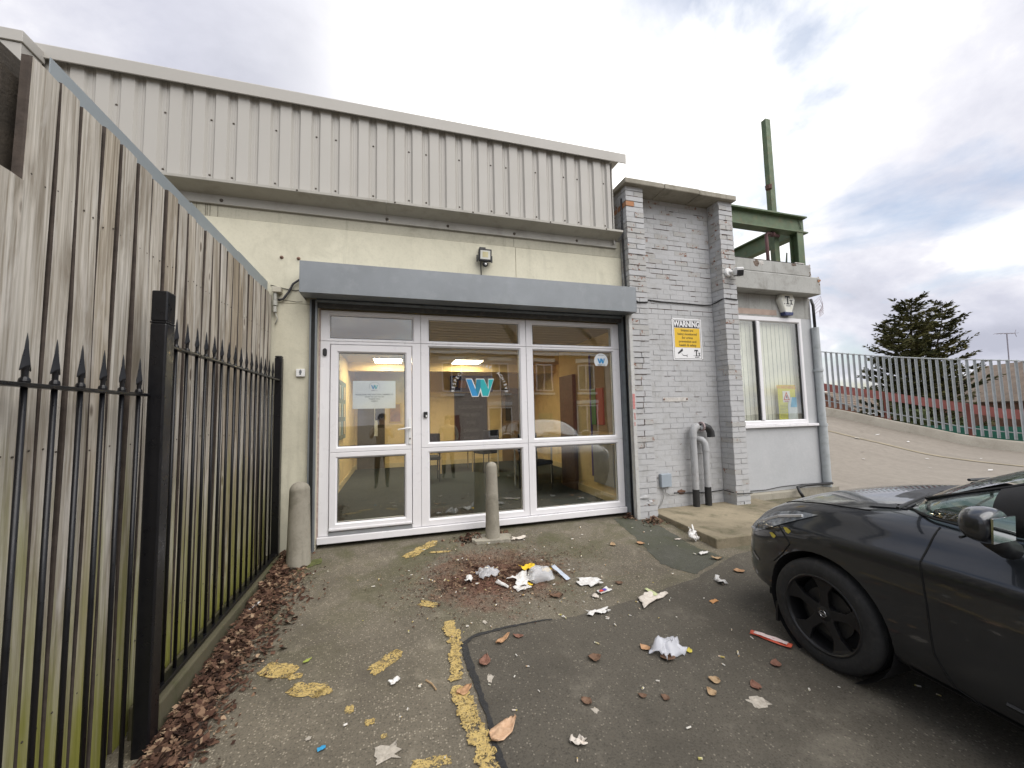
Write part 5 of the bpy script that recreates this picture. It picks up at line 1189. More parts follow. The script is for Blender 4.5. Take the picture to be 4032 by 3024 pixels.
gh = MB(); GS = [(-.20,[(.74,.958),(.70,.985),(.62,1.01),(.32,1.062),(0,1.072)]),(-.64,[(.765,.985),(.745,1.10),(.695,1.21),(.35,1.28),(0,1.295)]),(-1.02,[(.765,.995),(.735,1.20),(.655,1.385),(.35,1.46),(0,1.475)]),(-1.42,[(.765,1.005),(.73,1.25),(.63,1.475),(.33,1.54),(0,1.552)]),(-2.2,[(.765,1.02),(.73,1.27),(.62,1.49),(.33,1.558),(0,1.568)]),(-2.9,[(.74,1.045),(.69,1.25),(.58,1.42),(.3,1.49),(0,1.50)]),(-3.35,[(.64,1.04),(.60,1.09),(.53,1.13),(.28,1.17),(0,1.18)])]
vs = []
for s, h in GS:
    full = [(-a,b-(.06 if i == 0 else 0)) for i,(a,b) in enumerate(h)]+[(a,b-(.06 if i == 0 else 0)) for i,(a,b) in reversed(list(enumerate(h[:-1])))]
    vs += [(x, s, z) for x, z in full]; NG = len(full)
fs = [(j*NG+k, j*NG+(k+1)%NG, (j+1)*NG+(k+1)%NG, (j+1)*NG+k) for j in range(len(GS)-1) for k in range(NG)]+[tuple(range(NG)), tuple((len(GS)-1)*NG+k for k in range(NG))]
gh.add(vs, fs); cabin = gh.build('cabin', CARP, car, True, local=True); s2 = cabin.modifiers.new('sub', 'SUBSURF'); s2.levels = 2; s2.render_levels = 2
bpy.context.view_layer.update(); dg = bpy.context.evaluated_depsgraph_get()
def bake(o):
    me = bpy.data.meshes.new_from_object(o.evaluated_get(dg)); o.modifiers.clear(); o.data = me
bake(body); bake(cabin); bpy.context.view_layer.update()
bvh = BVHTree.FromPolygons([v.co for v in body.data.vertices]+[v.co for v in cabin.data.vertices], [tuple(p.vertices) for p in body.data.polygons]+[tuple(i+len(body.data.vertices) for i in p.vertices) for p in cabin.data.polygons])
INT = plain('car_interior', (.02,.02,.021), .9); wc = []
inner = MB(); vi = []
for s_, h in GS:
    f_ = [(-a*.945, b-.038) for a, b in h]+[(a*.945, b-.038) for a, b in reversed(h[:-1])]; vi += [(x, (s_+1.75)*.955-1.75, z) for x, z in f_]
inner.add(vi, [(j*NG+k, j*NG+(k+1)%NG, (j+1)*NG+(k+1)%NG, (j+1)*NG+k) for j in range(len(GS)-1) for k in range(NG)]+[tuple(range(NG)), tuple((len(GS)-1)*NG+k for k in range(NG))])
wsc = MB().add([(-.62,-.31,1.02),(.62,-.31,1.02),(.53,-1.02,1.02),(-.53,-1.02,1.02),(-.62,-.31,2),(.62,-.31,2),(.53,-1.02,2),(-.53,-1.02,2)], [(0,3,2,1),(4,5,6,7),(0,1,5,4),(1,2,6,5),(2,3,7,6),(3,0,4,7)])
for q_ in (inner, wsc):
    c_ = q_.build('cutter', INT, None); c_.matrix_world = Matrix.Translation(car.location) @ car.rotation_euler.to_matrix().to_4x4()
    b_ = cabin.modifiers.new('void', 'BOOLEAN'); b_.operation = 'DIFFERENCE'; b_.object = c_; b_.solver = 'EXACT'; b_.material_mode = 'TRANSFER'; wc.append(c_)
for poly in ([(-.27,1.02),(-.66,1.19),(-.66,1.028)], [(-.76,1.03),(-.76,1.225),(-1.1,1.385),(-1.66,1.44),(-1.66,1.045)], [(-1.80,1.05),(-1.80,1.44),(-2.4,1.42),(-2.65,1.25),(-2.65,1.08)]):
    c_ = MB().prism(poly, -1.2, 1.2, 'x').build('cutter', INT, None); c_.matrix_world = Matrix.Translation(car.location) @ car.rotation_euler.to_matrix().to_4x4()
    b_ = cabin.modifiers.new('win', 'BOOLEAN'); b_.operation = 'DIFFERENCE'; b_.object = c_; b_.solver = 'EXACT'; b_.material_mode = 'TRANSFER'; wc.append(c_)
bpy.context.view_layer.update(); dg = bpy.context.evaluated_depsgraph_get(); bake(cabin)
for c_ in wc: bpy.data.objects.remove(c_)
bmb = bmesh.new(); bmb.from_mesh(cabin.data)
for e in bmb.edges:
    if len(e.link_faces) == 2 and e.calc_face_angle(0) > R(40): e.smooth = False
bmb.to_mesh(cabin.data); bmb.free()
bo = body.modifiers.new('arch', 'BOOLEAN'); bo.operation = 'DIFFERENCE'; bo.object = cutter; bo.solver = 'EXACT'
cutter.matrix_world = car.matrix_world.copy() if False else Matrix.Translation(car.location) @ car.rotation_euler.to_matrix().to_4x4()
bpy.context.view_layer.update(); dg = bpy.context.evaluated_depsgraph_get(); bake(body)
bpy.data.objects.remove(cutter)
bmb = bmesh.new(); bmb.from_mesh(body.data)
for e in bmb.edges:
    if len(e.link_faces) == 2 and e.calc_face_angle(0) > R(40): e.smooth = False
bmb.to_mesh(body.data); bmb.free()
body.data.materials.clear(); body.data.materials.append(CARP)
def cast(u, v, mode):
    if mode == 'L': o_, d = Vector((-3, u, v)), Vector((1, 0, 0))
    elif mode == 'R': o_, d = Vector((3, u, v)), Vector((-1, 0, 0))
    elif mode == 'F': o_, d = Vector((u, 3, v)), Vector((0, -1, 0))
    else: o_, d = Vector((u, v, 3)), Vector((0, 0, -1))
    h = bvh.ray_cast(o_, d); return (h[0], h[1]) if h[0] else (None, None)
def decal(name, poly, mode, mat, parent, off=.004, cuts=3):
    me = bpy.data.meshes.new(name); b = bmesh.new(); f = b.faces.new([b.verts.new((u, v, 0)) for u, v in poly])
    bmesh.ops.triangulate(b, faces=[f])
    for _ in range(cuts): bmesh.ops.subdivide_edges(b, edges=b.edges[:], cuts=1, use_grid_fill=True)
    bmesh.ops.triangulate(b, faces=b.faces[:])
    bad = []
    for v in b.verts:
        p_, n_ = cast(v.co.x, v.co.y, mode)
        if p_ is None: bad.append(v); continue
        if n_.dot({'L': Vector((-1,0,0)), 'R': Vector((1,0,0)), 'F': Vector((0,1,0)), 'T': Vector((0,0,1))}[mode]) < 0: n_ = -n_
        v.co = p_+n_*off
    bmesh.ops.delete(b, geom=bad, context='VERTS'); bmesh.ops.recalc_face_normals(b, faces=b.faces)
    b.to_mesh(me); b.free(); me.materials.append(mat); me.polygons.foreach_set('use_smooth', [True]*len(me.polygons))
    o = bpy.data.objects.new(name, me); COL.objects.link(o); o.parent = parent; return o
def ribbon(name, path, mode, mat, parent, w=.004, off=.0015):
    P = []
    for i in range(len(path)-1):
        a, b = path[i], path[i+1]; n = max(2, int(math.dist(a, b)/.03))
        P += [(a[0]+(b[0]-a[0])*k/n, a[1]+(b[1]-a[1])*k/n) for k in range(n)]
    P.append(path[-1]); pts = []
    for u, v in P:
        p_, n_ = cast(u, v, mode)
        if p_ is not None: pts.append(p_+ (n_ if n_.dot(p_-Vector((0, p_.y, .6))) > 0 else -n_)*off)
    return MB().tube(pts, w, 5).build(name, mat, parent, local=True)
SGL = mk_glass('car_side_glass', (.62,.74,.68))
TGL = plain('tinted_car_glass', (.012,.016,.016), .03, var=.1, bump=0, spec=.8); TRIM = plain('black_trim', (.010,.010,.011), .5, bump=.03); GAP = plain('shut_line', (.002,.002,.002), .9)
for md in 'LR':
    decal('quarter_glass', [(-.26,1.015),(-.66,1.195),(-.66,1.023)], md, SGL, cabin, .003)
    g = decal('door_glass', [(-.76,1.03),(-.76,1.225),(-1.1,1.385),(-1.66,1.44),(-1.66,1.045)], md, SGL, cabin, .003)
    decal('window_trim', [(-.66,1.02),(-.66,1.20),(-.76,1.245),(-.76,1.022)], md, TRIM, cabin, .005)
    decal('rear_glass', [(-1.80,1.05),(-1.80,1.44),(-2.4,1.42),(-2.65,1.25),(-2.65,1.08)], md, SGL, cabin, .003)
    ribbon('belt_trim', [(-.23,1.004),(-.9,1.015),(-1.75,1.035),(-2.6,1.065)], md, TRIM, cabin, .008, .002)
    ribbon('roof_seam', [(-.25,1.032),(-.68,1.215),(-1.05,1.395),(-1.5,1.465)], md, TRIM, cabin, .007, .002)
    ribbon('door_seam', [(-.48,.975),(-.47,.82),(-.50,.62),(-.52,.40),(-.58,.28),(-.70,.245),(-1.5,.245)], md, GAP, body)
    ribbon('bumper_seam', [(.20,.66),(.26,.72),(.31,.765)], md, GAP, body)
    ribbon('bumper_seam', [(.20,.66),(.25,.58),(.32,.50)], md, GAP, body)
    decal('sill_skirt', [(-.40,.262),(-2.2,.258),(-2.2,.215),(-.40,.22)], md, TRIM, body, .006)
    ribbon('sill_line', [(-.75,.335),(-2.2,.325)], md, TRIM, body, .010, .001)
    hl = decal('headlight', [(.08,.872),(.24,.852),(.42,.790),(.55,.70),(.605,.62),(.54,.615),(.44,.665),(.30,.745),(.18,.815)], md, plain('headlight_cover', (.13,.14,.15), .04, var=.6, scale=26, bump=0, spec=.9), body, .005)
    ribbon('light_strip', [(.17,.84),(.34,.785),(.50,.69)], md, plain('headlight_chrome', (.70,.72,.75), .2, .6), hl, .011, .007)
    ribbon('light_strip', [(.52,.645),(.58,.63)], md, plain('headlight_chrome', (.55,.57,.60), .15, .8), hl, .010, .006)
    decal('reflector', [(.46,.45),(.54,.48),(.55,.465),(.47,.435)], md, plain('grey_reflector', (.22,.22,.23), .3), body, .004)
for sx in (-1, 1): ribbon('bonnet_seam', [(sx*.70,-.16),(sx*.695,.0),(sx*.66,.25),(sx*.58,.45)], 'T', GAP, body, .004, .001)
decal('windscreen', [(-.63,-.30),(.63,-.30),(.54,-1.04),(-.54,-1.04)], 'T', SGL, cabin, .003)
for sx in (-.37, .37):
    st_ = MB().box(sx-.23, sx+.23, -1.62, -1.48, .98, 1.22).build('seat', INT, car, local=True, bevel=.04); MB().box(sx-.12, sx+.12, -1.63, -1.52, 1.23, 1.40).build('headrest', INT, st_, local=True, bevel=.03)
MB().tube([(.37+.17*math.cos(R(a)), -.98+.05*math.sin(R(a)), 1.02+.15*math.sin(R(a))) for a in range(0, 361, 20)], .014, 8).build('steering_wheel', TRIM, car, local=True)
MB().box(-.66, .66, -.72, -.40, .98, 1.045).build('dashboard', INT, car, local=True, bevel=.03)
decal('scuttle', [(-.66,-.12),(.66,-.12),(.63,-.29),(-.63,-.29)], 'T', TRIM, body, .006, 2)
for sx in (-.35, .25): 
    p0, _ = cast(sx, -.24, 'T'); p1, _ = cast(sx-.28, -.36, 'T')
    MB().tube([p0+Vector((0,0,.02)), (p0+p1)/2+Vector((0,0,.03)), p1+Vector((-.2,0,.01))], .008, 6).build('wiper', TRIM, cabin, local=True)
decal('grille', [(-.30,.36),(.30,.36),(.24,.26),(-.24,.26)], 'F', TRIM, body, .004, 2)
decal('grille', [(-.16,.50),(.16,.50),(.10,.42),(-.10,.42)], 'F', TRIM, body, .004, 2)
# fallen leaves on bonnet and wing
# mirrors
for sx in (-1, 1):
    mi = MB(); N = 14; M_ = 10; vs = []; fs = []
    for i in range(M_+1):
        t = i/M_; x = -.865-.215*t
        sc_ = (math.sin(math.pi*min(1, max(0, .10+.80*t)))**.55)
        for k in range(N):
            a = 2*math.pi*k/N; cy_, cz_ = math.cos(a), math.sin(a)
            y = -.745-.012*t+.085*sc_*math.copysign(abs(cy_)**.75, cy_)*(1.0 if cy_ > 0 else .55); z = 1.095+.008*t+.078*sc_*math.copysign(abs(cz_)**.8, cz_)
            vs.append((x*-sx, y, z))
    fs = [(i*N+k, i*N+(k+1)%N, (i+1)*N+(k+1)%N, (i+1)*N+k) for i in range(M_) for k in range(N)]+[tuple(range(N)), tuple(M_*N+k for k in range(N))]
    mi.add(vs, fs); mo = mi.build('wing_mirror', CARP, car, True, local=True); sb_ = mo.modifiers.new('s', 'SUBSURF'); sb_.levels = 1; sb_.render_levels = 2
    MB().tube([(-.82*-sx,-.745,.98),(-.88*-sx,-.745,1.0),(-.94*-sx,-.745,1.035)], [.045,.036,.04], 10).build('mirror_foot', TRIM, mo, True, local=True)
    MB().box(min(-.90*-sx,-1.05*-sx), max(-.90*-sx,-1.05*-sx), -.798, -.791, 1.045, 1.145).build('mirror_glass', plain('mirror_glass', (.6,.62,.63), .02, 1.0, bump=0), mo, local=True)
    MB().tube([(-.90*-sx,-.685,1.034),(-.98*-sx,-.68,1.03),(-1.05*-sx,-.70,1.04)], .006, 6).build('mirror_seam', TRIM, mo, local=True)
# wheels
def wheel(x, y, sx):
    t = bpy.data.objects.new('wheel', None); COL.objects.link(t); t.parent = car; t.location = (x, y, .312); t.empty_display_size = .1
    X = lambda d: sx*d
    tp_ = [(.214,-.10),(.222,-.103),(.250,-.106),(.285,-.103),(.302,-.090),(.310,-.070),(.312,-.030),(.312,.030),(.310,.070),(.302,.090),(.285,.103),(.250,.106),(.222,.103),(.214,.10)]
    q = MB().lathe(tp_, ax='x', n=56); q.build('tyre', RUBBER, t, True, local=True)
    for d in (-.045,-.015,.015,.045): MB().lathe([(.3122,d-.004),(.3135,d),(.3122,d+.004)], ax='x', n=56).build('tread_groove', GAP, t, local=True)
    o1 = [(.221,X(.100)),(.224,X(.104)),(.216,X(.108)),(.208,X(.104)),(.203,X(.085)),(.200,X(.0)),(.203,X(-.09)),(.214,X(-.10))]
    MB().lathe(o1, ax='x', n=48).build('rim', WHEELM, t, True, local=True, auto=50)
    MB().lathe([(.001,X(.005)),(.19,X(.0)),(.199,X(-.03))], ax='x', n=32).build('brake_backing', plain('brake_dark', (.008,.008,.008), .7), t, local=True)
    MB().lathe([(.02,X(.02)),(.14,X(.02)),(.14,X(.035)),(.02,X(.035))], ax='x', n=32).build('brake_disc', plain('brake_disc', (.06,.058,.055), .5, .7), t, local=True)
    for k in range(5):
        a = 2*math.pi*k/5+.35; ca, sa = math.cos(a), math.sin(a)
        pf_ = [(.030,-.034),(.085,-.026),(.14,-.026),(.185,-.052),(.206,-.075),(.212,-.030),(.212,.030),(.206,.075),(.185,.052),(.14,.026),(.085,.026),(.030,.034)]
        dep = [.078,.080,.086,.094,.100,.101,.101,.100,.094,.086,.080,.078]
        F = [(X(dp), r_*ca-w_*sa, r_*sa+w_*ca) for (r_, w_), dp in zip(pf_, dep)]; B = [(X(dp-.035), r_*ca-w_*sa*.8, r_*sa+w_*ca*.8) for (r_, w_), dp in zip(pf_, dep)]
        n = len(F); MB().add(F+B, [tuple(range(n)), tuple(range(2*n-1, n-1, -1))]+[(i, (i+1)%n, n+(i+1)%n, n+i) for i in range(n)]).build('spoke', WHEELM, t, local=True, bevel=.004)
        b_ = a+math.pi/5; MB().lathe([(.0005,X(.079)),(.009,X(.079)),(.009,X(.05))], (0, .05*math.cos(b_), .05*math.sin(b_)), 'x', 8).build('wheel_nut', BLKPL, t, local=True)
    MB().lathe([(.0005,X(.086)),(.028,X(.085)),(.034,X(.080)),(.055,X(.076)),(.060,X(.04))], ax='x', n=24).build('hub_cap', WHEELM, t, True, local=True, auto=40)
    em = plain('emblem_chrome', (.35,.35,.36), .25, .9)
    MB().tube([(X(.0875), .018*math.cos(R(a)), .018*math.sin(R(a))) for a in range(0, 361, 20)], .0025, 6).box(min(X(.086),X(.0885)), max(X(.086),X(.0885)), -.024, .024, -.004, .004).build('emblem', em, t, local=True)
    return t
wheel(-.785, 0, -1); wheel(.785, 0, 1); wheel(-.785, -2.62, -1); wheel(.785, -2.62, 1)
MB().box(-.7,.7,-3.0,.5,.17,.24).build('underbody', plain('underbody', (.01,.01,.01), .9), car, local=True)
for sx in (-1, 1):
    for y in (0, -2.62): MB().lathe([(.345,sx*.55),(.350,sx*.86)], (0, y, .315), 'x', 36).build('arch_liner', plain('arch_liner', (.008,.008,.008), .9), car, True, local=True)
MB().box(-.865,-.70,.300,.315,.10,.23).build('mud_deflector', TRIM, car, local=True)

# ================================================================== LITTER AND LEAVES
def lmat(name, a, b, rough=.7, sc_=40, trans=False):
    m = Mat(name, rough, 0, .3); v = m.coord('Object', rnd=9); m.col(m.mix(m.ramp(m.noise(sc_, 5, .65, v), [(.3, 0), (.7, 1)]), a, b)); m.bump(m.noise(sc_*2, 3, .6, v), .3, .004); return m.m
PAP = lmat('litter_paper', (.50,.48,.45), (.76,.75,.73), .8, 22); PAPD = lmat('dirty_paper', (.50,.44,.38), (.68,.63,.56)); LBR = lmat('leaf_brown', (.085,.048,.032), (.20,.12,.075)); LRD = lmat('leaf_redbrown', (.13,.058,.04), (.25,.13,.09)); LOR = lmat('leaf_orange', (.30,.165,.085), (.50,.30,.165)); LYE = lmat('leaf_yellow', (.45,.38,.05), (.6,.5,.1)); LGR = lmat('leaf_green', (.22,.28,.05), (.35,.38,.09)); LTN = lmat('leaf_tan', (.30,.20,.11), (.42,.30,.18)); BLU = lmat('blue_plastic', (.03,.25,.48), (.06,.34,.58)); YLP = lmat('yellow_card', (.65,.42,.02), (.78,.52,.04)); LPK = lmat('leaf_pale_peach', (.44,.27,.16), (.64,.44,.29))
def mk_film(name, tint, rough, op):
    m = bpy.data.materials.new(name); m.use_nodes = True; t = m.node_tree; b = t.nodes['Principled BSDF']; o = t.nodes['Material Output']
    b.inputs['Base Color'].default_value = (*tint, 1); b.inputs['Roughness'].default_value = rough
    tr = t.nodes.new('ShaderNodeBsdfTransparent'); mx = t.nodes.new('ShaderNodeMixShader'); mx.inputs[0].default_value = op
    t.links.new(tr.outputs[0], mx.inputs[1]); t.links.new(b.outputs[0], mx.inputs[2]); t.links.new(mx.outputs[0], o.inputs[0]); return m
FILM = mk_film('clear_plastic', (.72,.73,.75), .10, .34); BAGM = mk_film('milky_bag', (.70,.71,.76), .22, .55)
def sheet(name, label, cat, x, y, w, l, rot, mat, crumple=.02, seed=0, n=9, shape=None, lift=.004, group=None, z=None):
    """a crumpled or curled scrap lying on the ground, with thickness"""
    rg = random.Random(seed); so_ = Vector((rg.uniform(0, 50), rg.uniform(0, 50), 0)); vs = []; fs = []; hs = []
    for j in range(n+1):
        for i in range(n+1):
            u, v = i/n-.5, j/n-.5; k = shape(u, v) if shape else (u, v)
            px, py = k[0]*w, k[1]*l; q = Vector((u*3.1, v*3.1, 0))+so_
            h = (mnoise.noise(q)*1.0+abs(mnoise.noise(q*2.3+Vector((7,3,1))))*.9)*crumple + (k[2] if len(k) > 2 else 0)
            px += mnoise.noise(q+Vector((0, 9, 3)))*crumple*.8; py += mnoise.noise(q+Vector((5, 0, 8)))*crumple*.8
            vs.append([px, py, h])
    mn = min(v[2] for v in vs)
    for v in vs: v[2] -= mn
    me = bpy.data.meshes.new(name); me.from_pydata(vs, [], [(j*(n+1)+i, j*(n+1)+i+1, (j+1)*(n+1)+i+1, (j+1)*(n+1)+i) for j in range(n) for i in range(n)]); me.materials.append(mat)
    bm = bmesh.new(); bm.from_mesh(me); bmesh.ops.remove_doubles(bm, verts=bm.verts, dist=.0004); bm.to_mesh(me); bm.free()
    me.polygons.foreach_set('use_smooth', [True]*len(me.polygons))
    o = bpy.data.objects.new(name, me); COL.objects.link(o); o.location = (x, y, (gz(x, y) if z is None else z)+lift+.004); o.rotation_euler = (math.atan(.06), 0, rot)
    sd_ = o.modifiers.new('s', 'SOLIDIFY'); sd_.thickness = .0015
    return tag(o, label, cat, group) if label else o
def leafshape(curl, fold=.25, wide=.55):
    def f(u, v):
        t = v+.5; wv = max(.02, math.sin(math.pi*min(1, t**.85))**.8)*wide*(1+.06*math.sin(t*25)); return (u*2*wv*.5*1.9, v, curl*(v*v*2.0)+fold*abs(u)*wv*curl*3)
    return f
def leaf(label, x, y, L, rot, mat, seed, curl=.02, wide=.6): return sheet('fallen_leaf', label, 'leaf', x, y, L*.62, L, rot, mat, L*.10, seed, 8, leafshape(curl, wide=wide), group='fallen leaves')
def sil(u, v): return (u*(1+.25*math.sin(9*v+3)), v*(1+.2*math.sin(8*u)))
# the heap of rubbish
sheet('paper_cup', 'small white paper cup lying left of the rubbish heap', 'cup', .625, 3.56, .055, .10, R(-12), PAP, .012, 1, 7, lambda u, v: (u*(1+.3*v), v, .022*math.cos(u*3)))
sheet('clear_plastic_lid', 'crumpled clear plastic tub at the left of the rubbish heap', 'plastic tub', .80, 3.60, .18, .14, R(20), FILM, .035, 2, 12, lambda u, v: (u, v, .05*(1-4*u*u)*(1-4*v*v)))
sheet('paper_cone', 'narrow folded white paper scrap pointing at the rubbish heap', 'paper', .885, 3.37, .055, .15, R(25), PAP, .010, 3, 7, lambda u, v: (u*(.35+.65*(v+.5)), v, .02*math.cos(u*3)))
sheet('white_food_tray', 'torn white food wrapper at the centre of the rubbish heap', 'wrapper', 1.08, 3.40, .20, .17, R(30), PAP, .035, 4, 12, sil)
sheet('white_card_flap', 'flat white card flap at the lower edge of the rubbish heap', 'card', 1.03, 3.29, .14, .09, R(15), PAP, .012, 5, 6)
sheet('clear_food_box', 'crushed clear plastic food box in the middle of the rubbish heap', 'plastic box', 1.235, 3.40, .22, .18, R(-10), FILM, .035, 6, 12, lambda u, v: (u, v, .075*(1-(2*u)**4)*(1-(2*v)**4)))
sheet('yellow_carton_piece', 'yellow carton piece at the top of the rubbish heap', 'carton', 1.17, 3.56, .12, .09, R(10), YLP, .025, 7, 8, sil, lift=.03)
sheet('yellow_carton_piece', 'smaller yellow carton flap at the right of the rubbish heap', 'carton', 1.335, 3.49, .09, .06, R(35), YLP, .02, 8, 8, lift=.02)
sheet('yellow_carton_piece', 'thin yellow card edge at the lower front of the rubbish heap', 'carton', 1.10, 3.32, .035, .08, R(20), YLP, .008, 9, 6, lift=.012)
sheet('plastic_strip', 'pale blue plastic strip leaning right of the rubbish heap', 'plastic strip', 1.43, 3.40, .045, .21, R(18), lmat('pale_strip', (.42,.47,.55), (.52,.57,.64), .3), .008, 10, 8, lambda u, v: (u, v, .05*(v+.5)))
sheet('paper_napkin', 'white crumpled napkin right of the rubbish heap', 'napkin', 1.61, 3.20, .19, .12, R(-25), PAP, .018, 11, 11, sil)
sheet('printed_wrapper', 'small white wrapper with red and blue print right of the heap', 'wrapper', 1.66, 3.035, .13, .055, R(18), PAP, .012, 12, 7)
for dx, c, nm in ((-.035, (.55,.05,.03), 'print_red'), (.0, (.08,.05,.35), 'print_blue')): flat('wrapper_print', blob(1.66+dx, 3.025+dx*.3, .022, .014, R(20), 12, .2, 3), plain(nm, c, .5), .026, bpy.data.objects['printed_wrapper'])
for o in [q for q in COL.objects if q.name.startswith('wrapper_print')]: o.matrix_parent_inverse = bpy.data.objects['printed_wrapper'].matrix_basis.inverted()
sheet('paper_bag', 'flattened pinkish paper bag with green corner beside the patch edge', 'paper bag', 1.95, 2.82, .25, .12, R(22), PAPD, .018, 13, 10, lambda u, v: (u*(.6+.8*(.5-v)), v))
sheet('green_wrapper_corner', 'thin pale green wrapper sticking out of the paper bag', 'wrapper', 2.02, 2.90, .04, .12, R(10), lmat('pale_green', (.45,.50,.26), (.55,.58,.34)), .012, 14, 6)
sheet('paper_napkin', 'white napkin on the tar line of the asphalt patch', 'napkin', 1.455, 2.765, .16, .055, R(-2), PAP, .022, 15, 9, sil)
sheet('tissue', 'white tissue scrap near the car nose', 'tissue', 2.70, 2.88, .075, .10, R(10), PAP, .03, 16, 8, sil)
sheet('tissue', 'white tissue standing against the concrete slab corner', 'tissue', 3.16, 3.72, .11, .14, R(20), PAP, .05, 17, 9, lambda u, v: (u, v*.5, .11*(v+.5)))
sheet('tissue', 'flat pale tissue lying in front of the slab corner', 'tissue', 3.00, 3.40, .10, .05, R(5), PAP, .015, 18, 7)
sheet('plastic_bag', 'translucent white plastic bag blown on the asphalt patch', 'plastic bag', 1.66, 2.25, .20, .14, R(15), BAGM, .045, 19, 14, lambda u, v: (u*(1+.3*math.sin(6*v)), v, .05*(1-4*u*u)*(1-4*v*v)))
rw = sheet('ice_pop_wrapper', 'red edged pale plastic ice pop wrapper beside the car tyre', 'wrapper', 2.395, 2.145, .24, .06, R(-64), lmat('wrapper_red', (.62,.10,.06), (.75,.18,.10), .3), .010, 20, 9, lambda u, v: (u, v*(1-.5*max(0, abs(u)-.3))))
w2 = sheet('wrapper_label', None, None, 0, 0, .19, .036, 0, lmat('wrapper_pink', (.78,.60,.56), (.85,.72,.69), .3), .006, 21, 8); w2.parent = rw; w2.location = (0, .0, .012); w2.rotation_euler = (0, 0, 0)
sheet('blue_wrapper_scrap', 'tiny bright blue plastic scrap near the yellow marks', 'scrap', -.33, 2.14, .035, .022, R(20), BLU, .004, 22, 5)
sheet('white_paper_scrap', 'white paper strip caught on the leaf litter by the railing kerb', 'paper', -1.04, 3.56, .035, .13, R(-20), PAP, .008, 23, 6, lift=.03)
sheet('white_paper_scrap', 'curly white paper scrap right of the oblong yellow mark', 'paper', .0, 2.48, .06, .035, R(40), PAP, .015, 24, 7, sil)
sheet('white_paper_scrap', 'small torn white scrap just in front of the napkin', 'paper', 1.55, 2.98, .045, .055, R(10), PAPD, .012, 25, 6, sil)
sheet('white_paper_scrap', 'tangled pale feather-like scrap on the patch near the camera', 'paper', .83, 1.82, .07, .035, R(-35), PAPD, .02, 26, 8, sil)
sheet('orange_wood_chip', 'short orange wood chip between rubbish and car', 'wood chip', 2.405, 2.64, .075, .032, R(12), lmat('chip_orange', (.50,.24,.09), (.60,.32,.14)), .006, 27, 5)
sheet('white_paper_scrap', 'dirty white paper scraps on the pad by the slimmer bollard', 'paper', 1.33, 4.34, .17, .06, R(8), PAPD, .02, 28, 8, sil)
sheet('white_paper_scrap', 'small tan card scrap in front of the slab side', 'card', 3.02, 3.80, .075, .03, R(-5), PAPD, .006, 29, 5)
# individual leaves
for a in (('big curled peach coloured leaf lying over the yellow line near the camera', .51,1.985,.165,R(-62),LPK,31,.035,.5), ('orange leaf left of the tar seam', .37,2.30,.10,R(-65),LOR,32,.012,.55), ('reddish brown leaf just inside the top of the patch', .53,2.49,.10,R(-25),LRD,33,.02,.6), ('long tan leaf curl at the corner of the patch', .69,2.66,.13,R(-60),LOR,34,.03,.3), ('brown leaf flake behind the long tan leaf curl', .80,2.67,.07,R(60),LRD,35,.02,.5),
          ('folded brown leaf in the middle of the patch', 1.185,2.32,.08,R(80),LBR,36,.04,.8), ('dark crumpled leaf in the lower middle of the patch', .98,2.03,.06,R(30),LBR,37,.02,.8), ('brown leaf under the translucent bag', 1.625,2.195,.09,R(-30),LBR,38,.03,.8), ('orange brown leaf left of the translucent bag', 1.545,2.315,.07,R(20),LOR,39,.02,.7), ('yellow leaf right of the translucent bag', 1.80,2.21,.05,R(-40),LYE,40,.01,.6),
          ('pale yellow lobed leaf right of the patch centre', 1.75,1.955,.06,R(50),LTN,41,.02,.8), ('tan curled leaf below the lobed leaf', 1.665,1.885,.055,R(10),LTN,42,.03,.8), ('small dark leaf between camera and tyre', 1.29,1.975,.045,R(70),LBR,43,.015,.7), ('second small dark leaf nearer the tyre', 1.40,1.93,.05,R(20),LBR,44,.015,.7), ('brown leaf in front of the tyre', 2.21,1.955,.07,R(-50),LRD,45,.02,.7), ('pinkish brown leaf near the pale stain', 1.94,1.855,.07,R(-20),LRD,46,.02,.7),
          ('green leaf near the left yellow marks', -.52,2.82,.055,R(-50),LGR,47,.006,.35), ('tan leaf on the ground before the slab corner', 3.03,3.26,.11,R(70),LTN,48,.03,.4), ('pale orange leaf left of the car nose', 3.02,2.99,.10,R(75),LOR,49,.015,.7), ('reddish leaf on the bare strip before the right window', 2.55,3.82,.09,R(40),LOR,50,.03,.6), ('tan leaf beside the filled strip', 2.25,3.88,.08,R(-20),LTN,51,.02,.6), ('brown leaf right of the napkin', 1.85,3.12,.07,R(60),LBR,52,.02,.6), ('large brown leaf at the right edge of the leaf patch', 1.25,3.08,.11,R(80),LBR,53,.03,.6)):
    leaf(*a)
tag(MB().tube([(.17,2.44,gz(0,2.44)+.008),(.20,2.40,gz(0,2.40)+.01),(.22,2.35,gz(0,2.35)+.008)], .005, 6).build('twig', LTN), 'short broken twig lying left of the tar seam', 'twig')
lc = thing('bonnet_leaves', 'few yellow leaves stuck on the front wing of the car', 'leaves', (2.5, 2.3, .6))
for s, z, r_ in ((.22,.74,.022),(.33,.67,.02)):
    p_, n_ = cast(s, z, 'L')
    if p_ is None: continue
    mw = Matrix.Translation(car.location) @ car.rotation_euler.to_matrix().to_4x4(); c = mw @ (p_+n_*(.004 if n_.x < 0 else -.004))
    q = MB(); q.add([c+Vector((-.002, r_*math.cos(a)*(1+.3*math.sin(3*a)), r_*.8*math.sin(a)+.3*r_*math.cos(a))) for a in [k*math.pi/6 for k in range(12)]], [tuple(range(12))]); q.build('leaf', LYE, lc)
